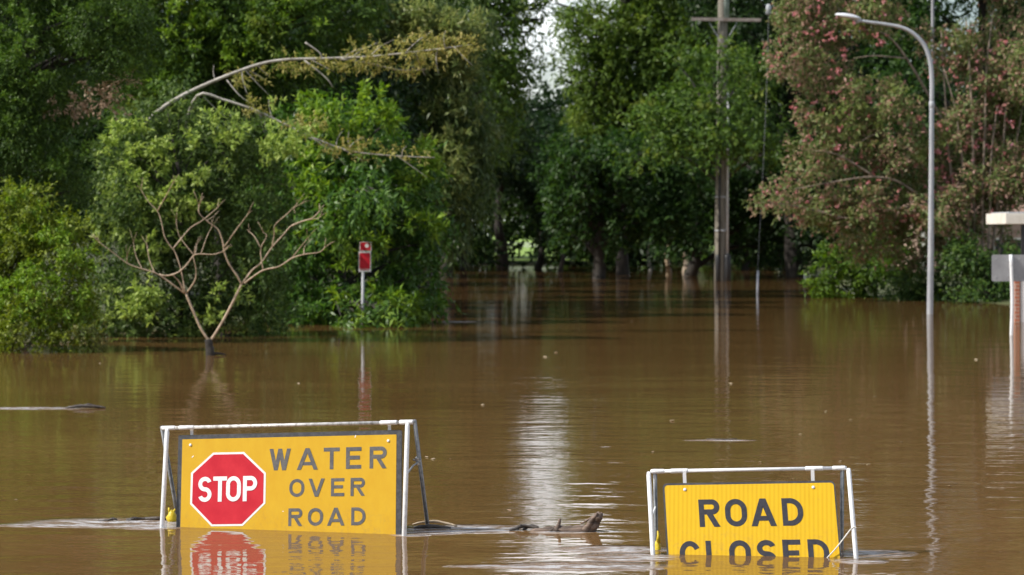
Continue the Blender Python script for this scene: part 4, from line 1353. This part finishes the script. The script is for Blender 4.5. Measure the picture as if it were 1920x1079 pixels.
def far_building():
    Y = 232.0
    o = P(1490, 520, Y)
    zg = .5
    root = thing("building", "low white building glimpsed under the far trees right of the pole", "building", (o.x, o.y, zg))
    k = Y / F
    mb = MB()
    mb.box((-1.1, 0, -.6), (1.3, 3, 62 * k * .3 + .1))
    mb.build("wall", M['white_wall'], root)
    mb = MB()
    z = 62 * k * .3 + .103
    mb.add([(-1.4, -.4, z), (1.6, -.4, z), (1.6, 3.4, z), (-1.4, 3.4, z), (-.6, 1.5, z + .8), (.8, 1.5, z + .8)], [(0, 1, 5, 4), (1, 2, 5), (2, 3, 4, 5), (3, 0, 4), (0, 3, 2, 1)])
    mb.build("roof", M['galv'], root)
    mb = MB()
    mb.box((-.3, -.02, -.1), (.3, -.002, .45))
    mb.build("door", M['glass_dark'], root)
    # white rail fence on the lawn
    Y = 262.0
    o = P(1005, 480, Y)
    zf = float(ground_z(np.array(o.x), np.array(Y)))
    f = thing("rail_fence", "white rail fence on the sunlit lawn beyond the trunks", "fence", (o.x, o.y, zf))
    for i in range(9):
        mb = MB()
        mb.box((-3.2 + i * .8 - .05, -.05, -.2), (-3.2 + i * .8 + .05, .05, .55))
        mb.build("post", M['white_wall'], f)
    for z in (.25, .48):
        mb = MB()
        mb.box((-3.3, -.075, z - .06), (3.3, -.053, z + .06))
        mb.build("rail", M['white_wall'], f)
    # slender pole behind the flowering tree
    Y = 104.0
    o = P(1748, 540, Y)
    p = thing("slender_pole", "slender light grey pole above the bend of the street lamp", "pole", (o.x, o.y, 0))
    mb = MB()
    mb.tube([(0, 0, -.3), (0, 0, 6), (.02, 0, 13)], [.07, .065, .055], 10)
    mb.build("shaft", M['wire'], p, True)
    mb = MB()
    mb.tube([(.02, 0, 13.002), (.02, 0, 13.03), (.02, 0, 13.08)], [.09, .08, .03], 10)
    mb.build("cap", M['galv'], p, True)


far_building()


# ------------------------------------------------------------------ driftwood and litter
def drift(label, px, py, paths, mat, name="driftwood", cat="driftwood"):
    """paths: ([(dx_px, dy_px above the water, dY)], radii px)"""
    Y = depth(py)
    o = P(px, py, Y)
    k = Y / F
    rng = random.Random(int(px))
    mb = MB()
    for pts, radii in paths:
        mb.tube([(a * k, c, b * k) for a, b, c in pts], [x * k for x in radii], 9, smooth=4, rough=.22, rng=rng)
    ob = mb.build(name, M[mat], None, True)
    ob.location = (o.x, o.y, 0)
    tag(ob, label, cat)
    return ob


drift("gnarled brown branch with an upturned broken end floating between the signs", 1070, 997,
      [([(-75, -2, .05), (-45, 2, .03), (-10, 3, 0), (20, 4, 0), (36, 6, 0), (44, 14, -.01), (52, 28, -.02), (56, 36, -.02)], [4, 6, 7, 8, 11, 10, 8, 5]),
       ([(26, 3, -.03), (38, 20, -.04), (50, 36, -.04)], [6, 5, 2.5]), ([(34, 6, .02), (48, 24, .03), (60, 34, .03)], [7, 5.5, 2]),
       ([(-28, 2, 0), (-22, 14, 0), (-20, 24, 0)], [5, 3.2, 2.4]), ([(2, 3, 0), (1, 12, 0)], [2.5, 1.5]), ([(18, 14, 0), (36, 24, 0), (48, 32, .01)], [1.2, 2, 2]),
       ([(-40, 0, 0), (-24, 8, .02), (-5, 5, 0)], [3, 4, 2])], 'drift')
drift("low dark tangle of twigs at the end of the gnarled branch", 985, 995,
      [([(-26, 1, 0), (-12, 6, 0), (0, 8, .02), (18, 5, 0), (30, 1, 0)], [2, 3.5, 3, 3, 2]), ([(-14, 2, 0), (-8, 12, 0)], [2, 1.5]), ([(-4, 0, .03), (12, 9, .03), (24, 6, 0)], [3, 2.5, 2]),
       ([(-30, 2, -.03), (-14, 4, -.03)], [2.2, 1.4])], 'drift_dark')
drift("flat pale stick caught against the rear leg of the wide sign", 815, 987,
      [([(-42, 3, 0), (-20, 8, 0), (5, 9, 0), (42, 2, -.05)], [1.5, 2.2, 2.2, 1.8]), ([(-25, 7, .03), (10, 6, .03)], [1.2, 1.4])], 'stick')
drift("dark clump of wet debris under the pale stick", 806, 991,
      [([(-30, 0, 0), (-10, 3, 0), (12, 3, 0), (40, 0, 0)], [3, 4, 4, 2.5]), ([(-10, 0, .05), (10, 4, .05)], [3, 2])], 'drift_dark')
drift("thin line of black debris trailing left from the wide sign", 268, 975,
      [([(-32, 0, 0), (-18, 2.5, 0), (0, 1.5, .02), (20, 3, 0), (45, 2, 0)], [1.5, 3, 2.5, 3.5, 3]), ([(-30, 0, -.05), (-12, 4, -.05)], [1.5, 2])], 'drift_dark')
drift("small black twig lump furthest left in the ripples by the wide sign", 212, 977,
      [([(-28, 0, 0), (-10, 1.5, 0), (0, 4, 0), (8, 2, 0)], [1, 2, 2.5, 1]), ([(-2, 1, 0), (2, 6, 0)], [2, 1])], 'drift_dark')
drift("low black log drifting near the left edge of the water", 160, 766,
      [([(-38, 0, 0), (-20, 3, 0), (0, 5, 0), (20, 3.5, 0), (38, 1, 0)], [2, 3.2, 3.5, 3.2, 1.5]), ([(-5, 5, 0), (6, 8, 0), (14, 6, 0)], [1.5, 1.5, 1])], 'drift_dark')
drift("thin stick adrift in the ripples in the middle of the water", 1352, 825,
      [([(-26, .5, .1), (-8, 1.2, 0), (14, 1.2, 0), (30, 2.5, 0)], [.7, 1, 1, .7])], 'drift_dark')
# yellow bag caught behind the wide sign
Y = depth(978)
o = P(322, 978, Y)
mb = MB()
rng = random.Random(2)
k = Y / F
mb.sphere((0, 0, 8 * k), (9 * k, .03, 13 * k), 12, 8, lambda p: Vector((p.x * (1.15 - .4 * max(p.z, 0) / (13 * k)) + rng.uniform(-.004, .004), p.y, p.z + rng.uniform(-.004, .004))))
mb.tube([(-3 * k, 0, 16 * k), (-5 * k, 0, 23 * k), (-6 * k, 0, 26 * k)], [.012, .009, .004], 6)
mb.tube([(3 * k, 0, 17 * k), (6 * k, .01, 23 * k)], [.012, .005], 6)
bag = mb.build("plastic_bag", M['yellow_bag'], None, True)
bag.location = (o.x, o.y, 0)
tag(bag, "crumpled yellow plastic bag caught beside the left leg of the wide sign", "plastic bag")
mb = MB()
mb.sphere((0, 0, .01), (.022, .02, .05), 8, 6, lambda p: Vector((p.x + rng.uniform(-.004, .004), p.y, p.z)))
mb.tube([(.003, 0, .04), (.006, 0, .09), (.0, 0, .12)], [.016, .010, .004], 6)
c = mb.build("plastic_scrap", M['yellow_bag'], None, True)
x, y = wp(1233, 1031)
c.location = (x, y, 0)
tag(c, "scrap of yellow plastic behind the left leg of the smaller sign", "plastic scrap")

r = random.Random(12)
mb = MB()
mb.add([(0, -.03, .001), (.028, 0, .006), (0, .035, .010), (-.028, 0, .004), (.012, -.012, .009), (.004, .012, .012)],
       [(0, 1, 4), (4, 1, 5), (1, 2, 5), (5, 2, 3), (0, 4, 3), (4, 5, 3)])
proto = None
for i, (px, py) in enumerate([(1042, 662), (1022, 670), (1185, 603), (1575, 866), (1425, 868), (1628, 872), (1487, 899), (1224, 848), (1548, 772), (1595, 788), (1640, 745), (1830, 675), (187, 682), (800, 858), (812, 862),
                              (845, 862), (30, 938), (955, 958), (1370, 720), (1500, 815), (1690, 830), (1780, 912), (560, 720), (905, 760), (1260, 790)]):
    x, y = wp(px, py)
    if proto is None:
        lo = proto = mb.build("floating_leaf", M['litter_leaf'])
    else:
        lo = proto.copy()
        S.collection.objects.link(lo)
    lo.location = (x, y, .002)
    sc = max(.7, min(2.2, y / 22)) * r.uniform(.4, .75)
    lo.scale = (sc, sc, sc)
    lo.rotation_euler = (0, 0, r.uniform(0, 6.28))
    tag(lo, "tiny pale leaf floating on the brown water", "leaf", "leaves scattered on the flood water")
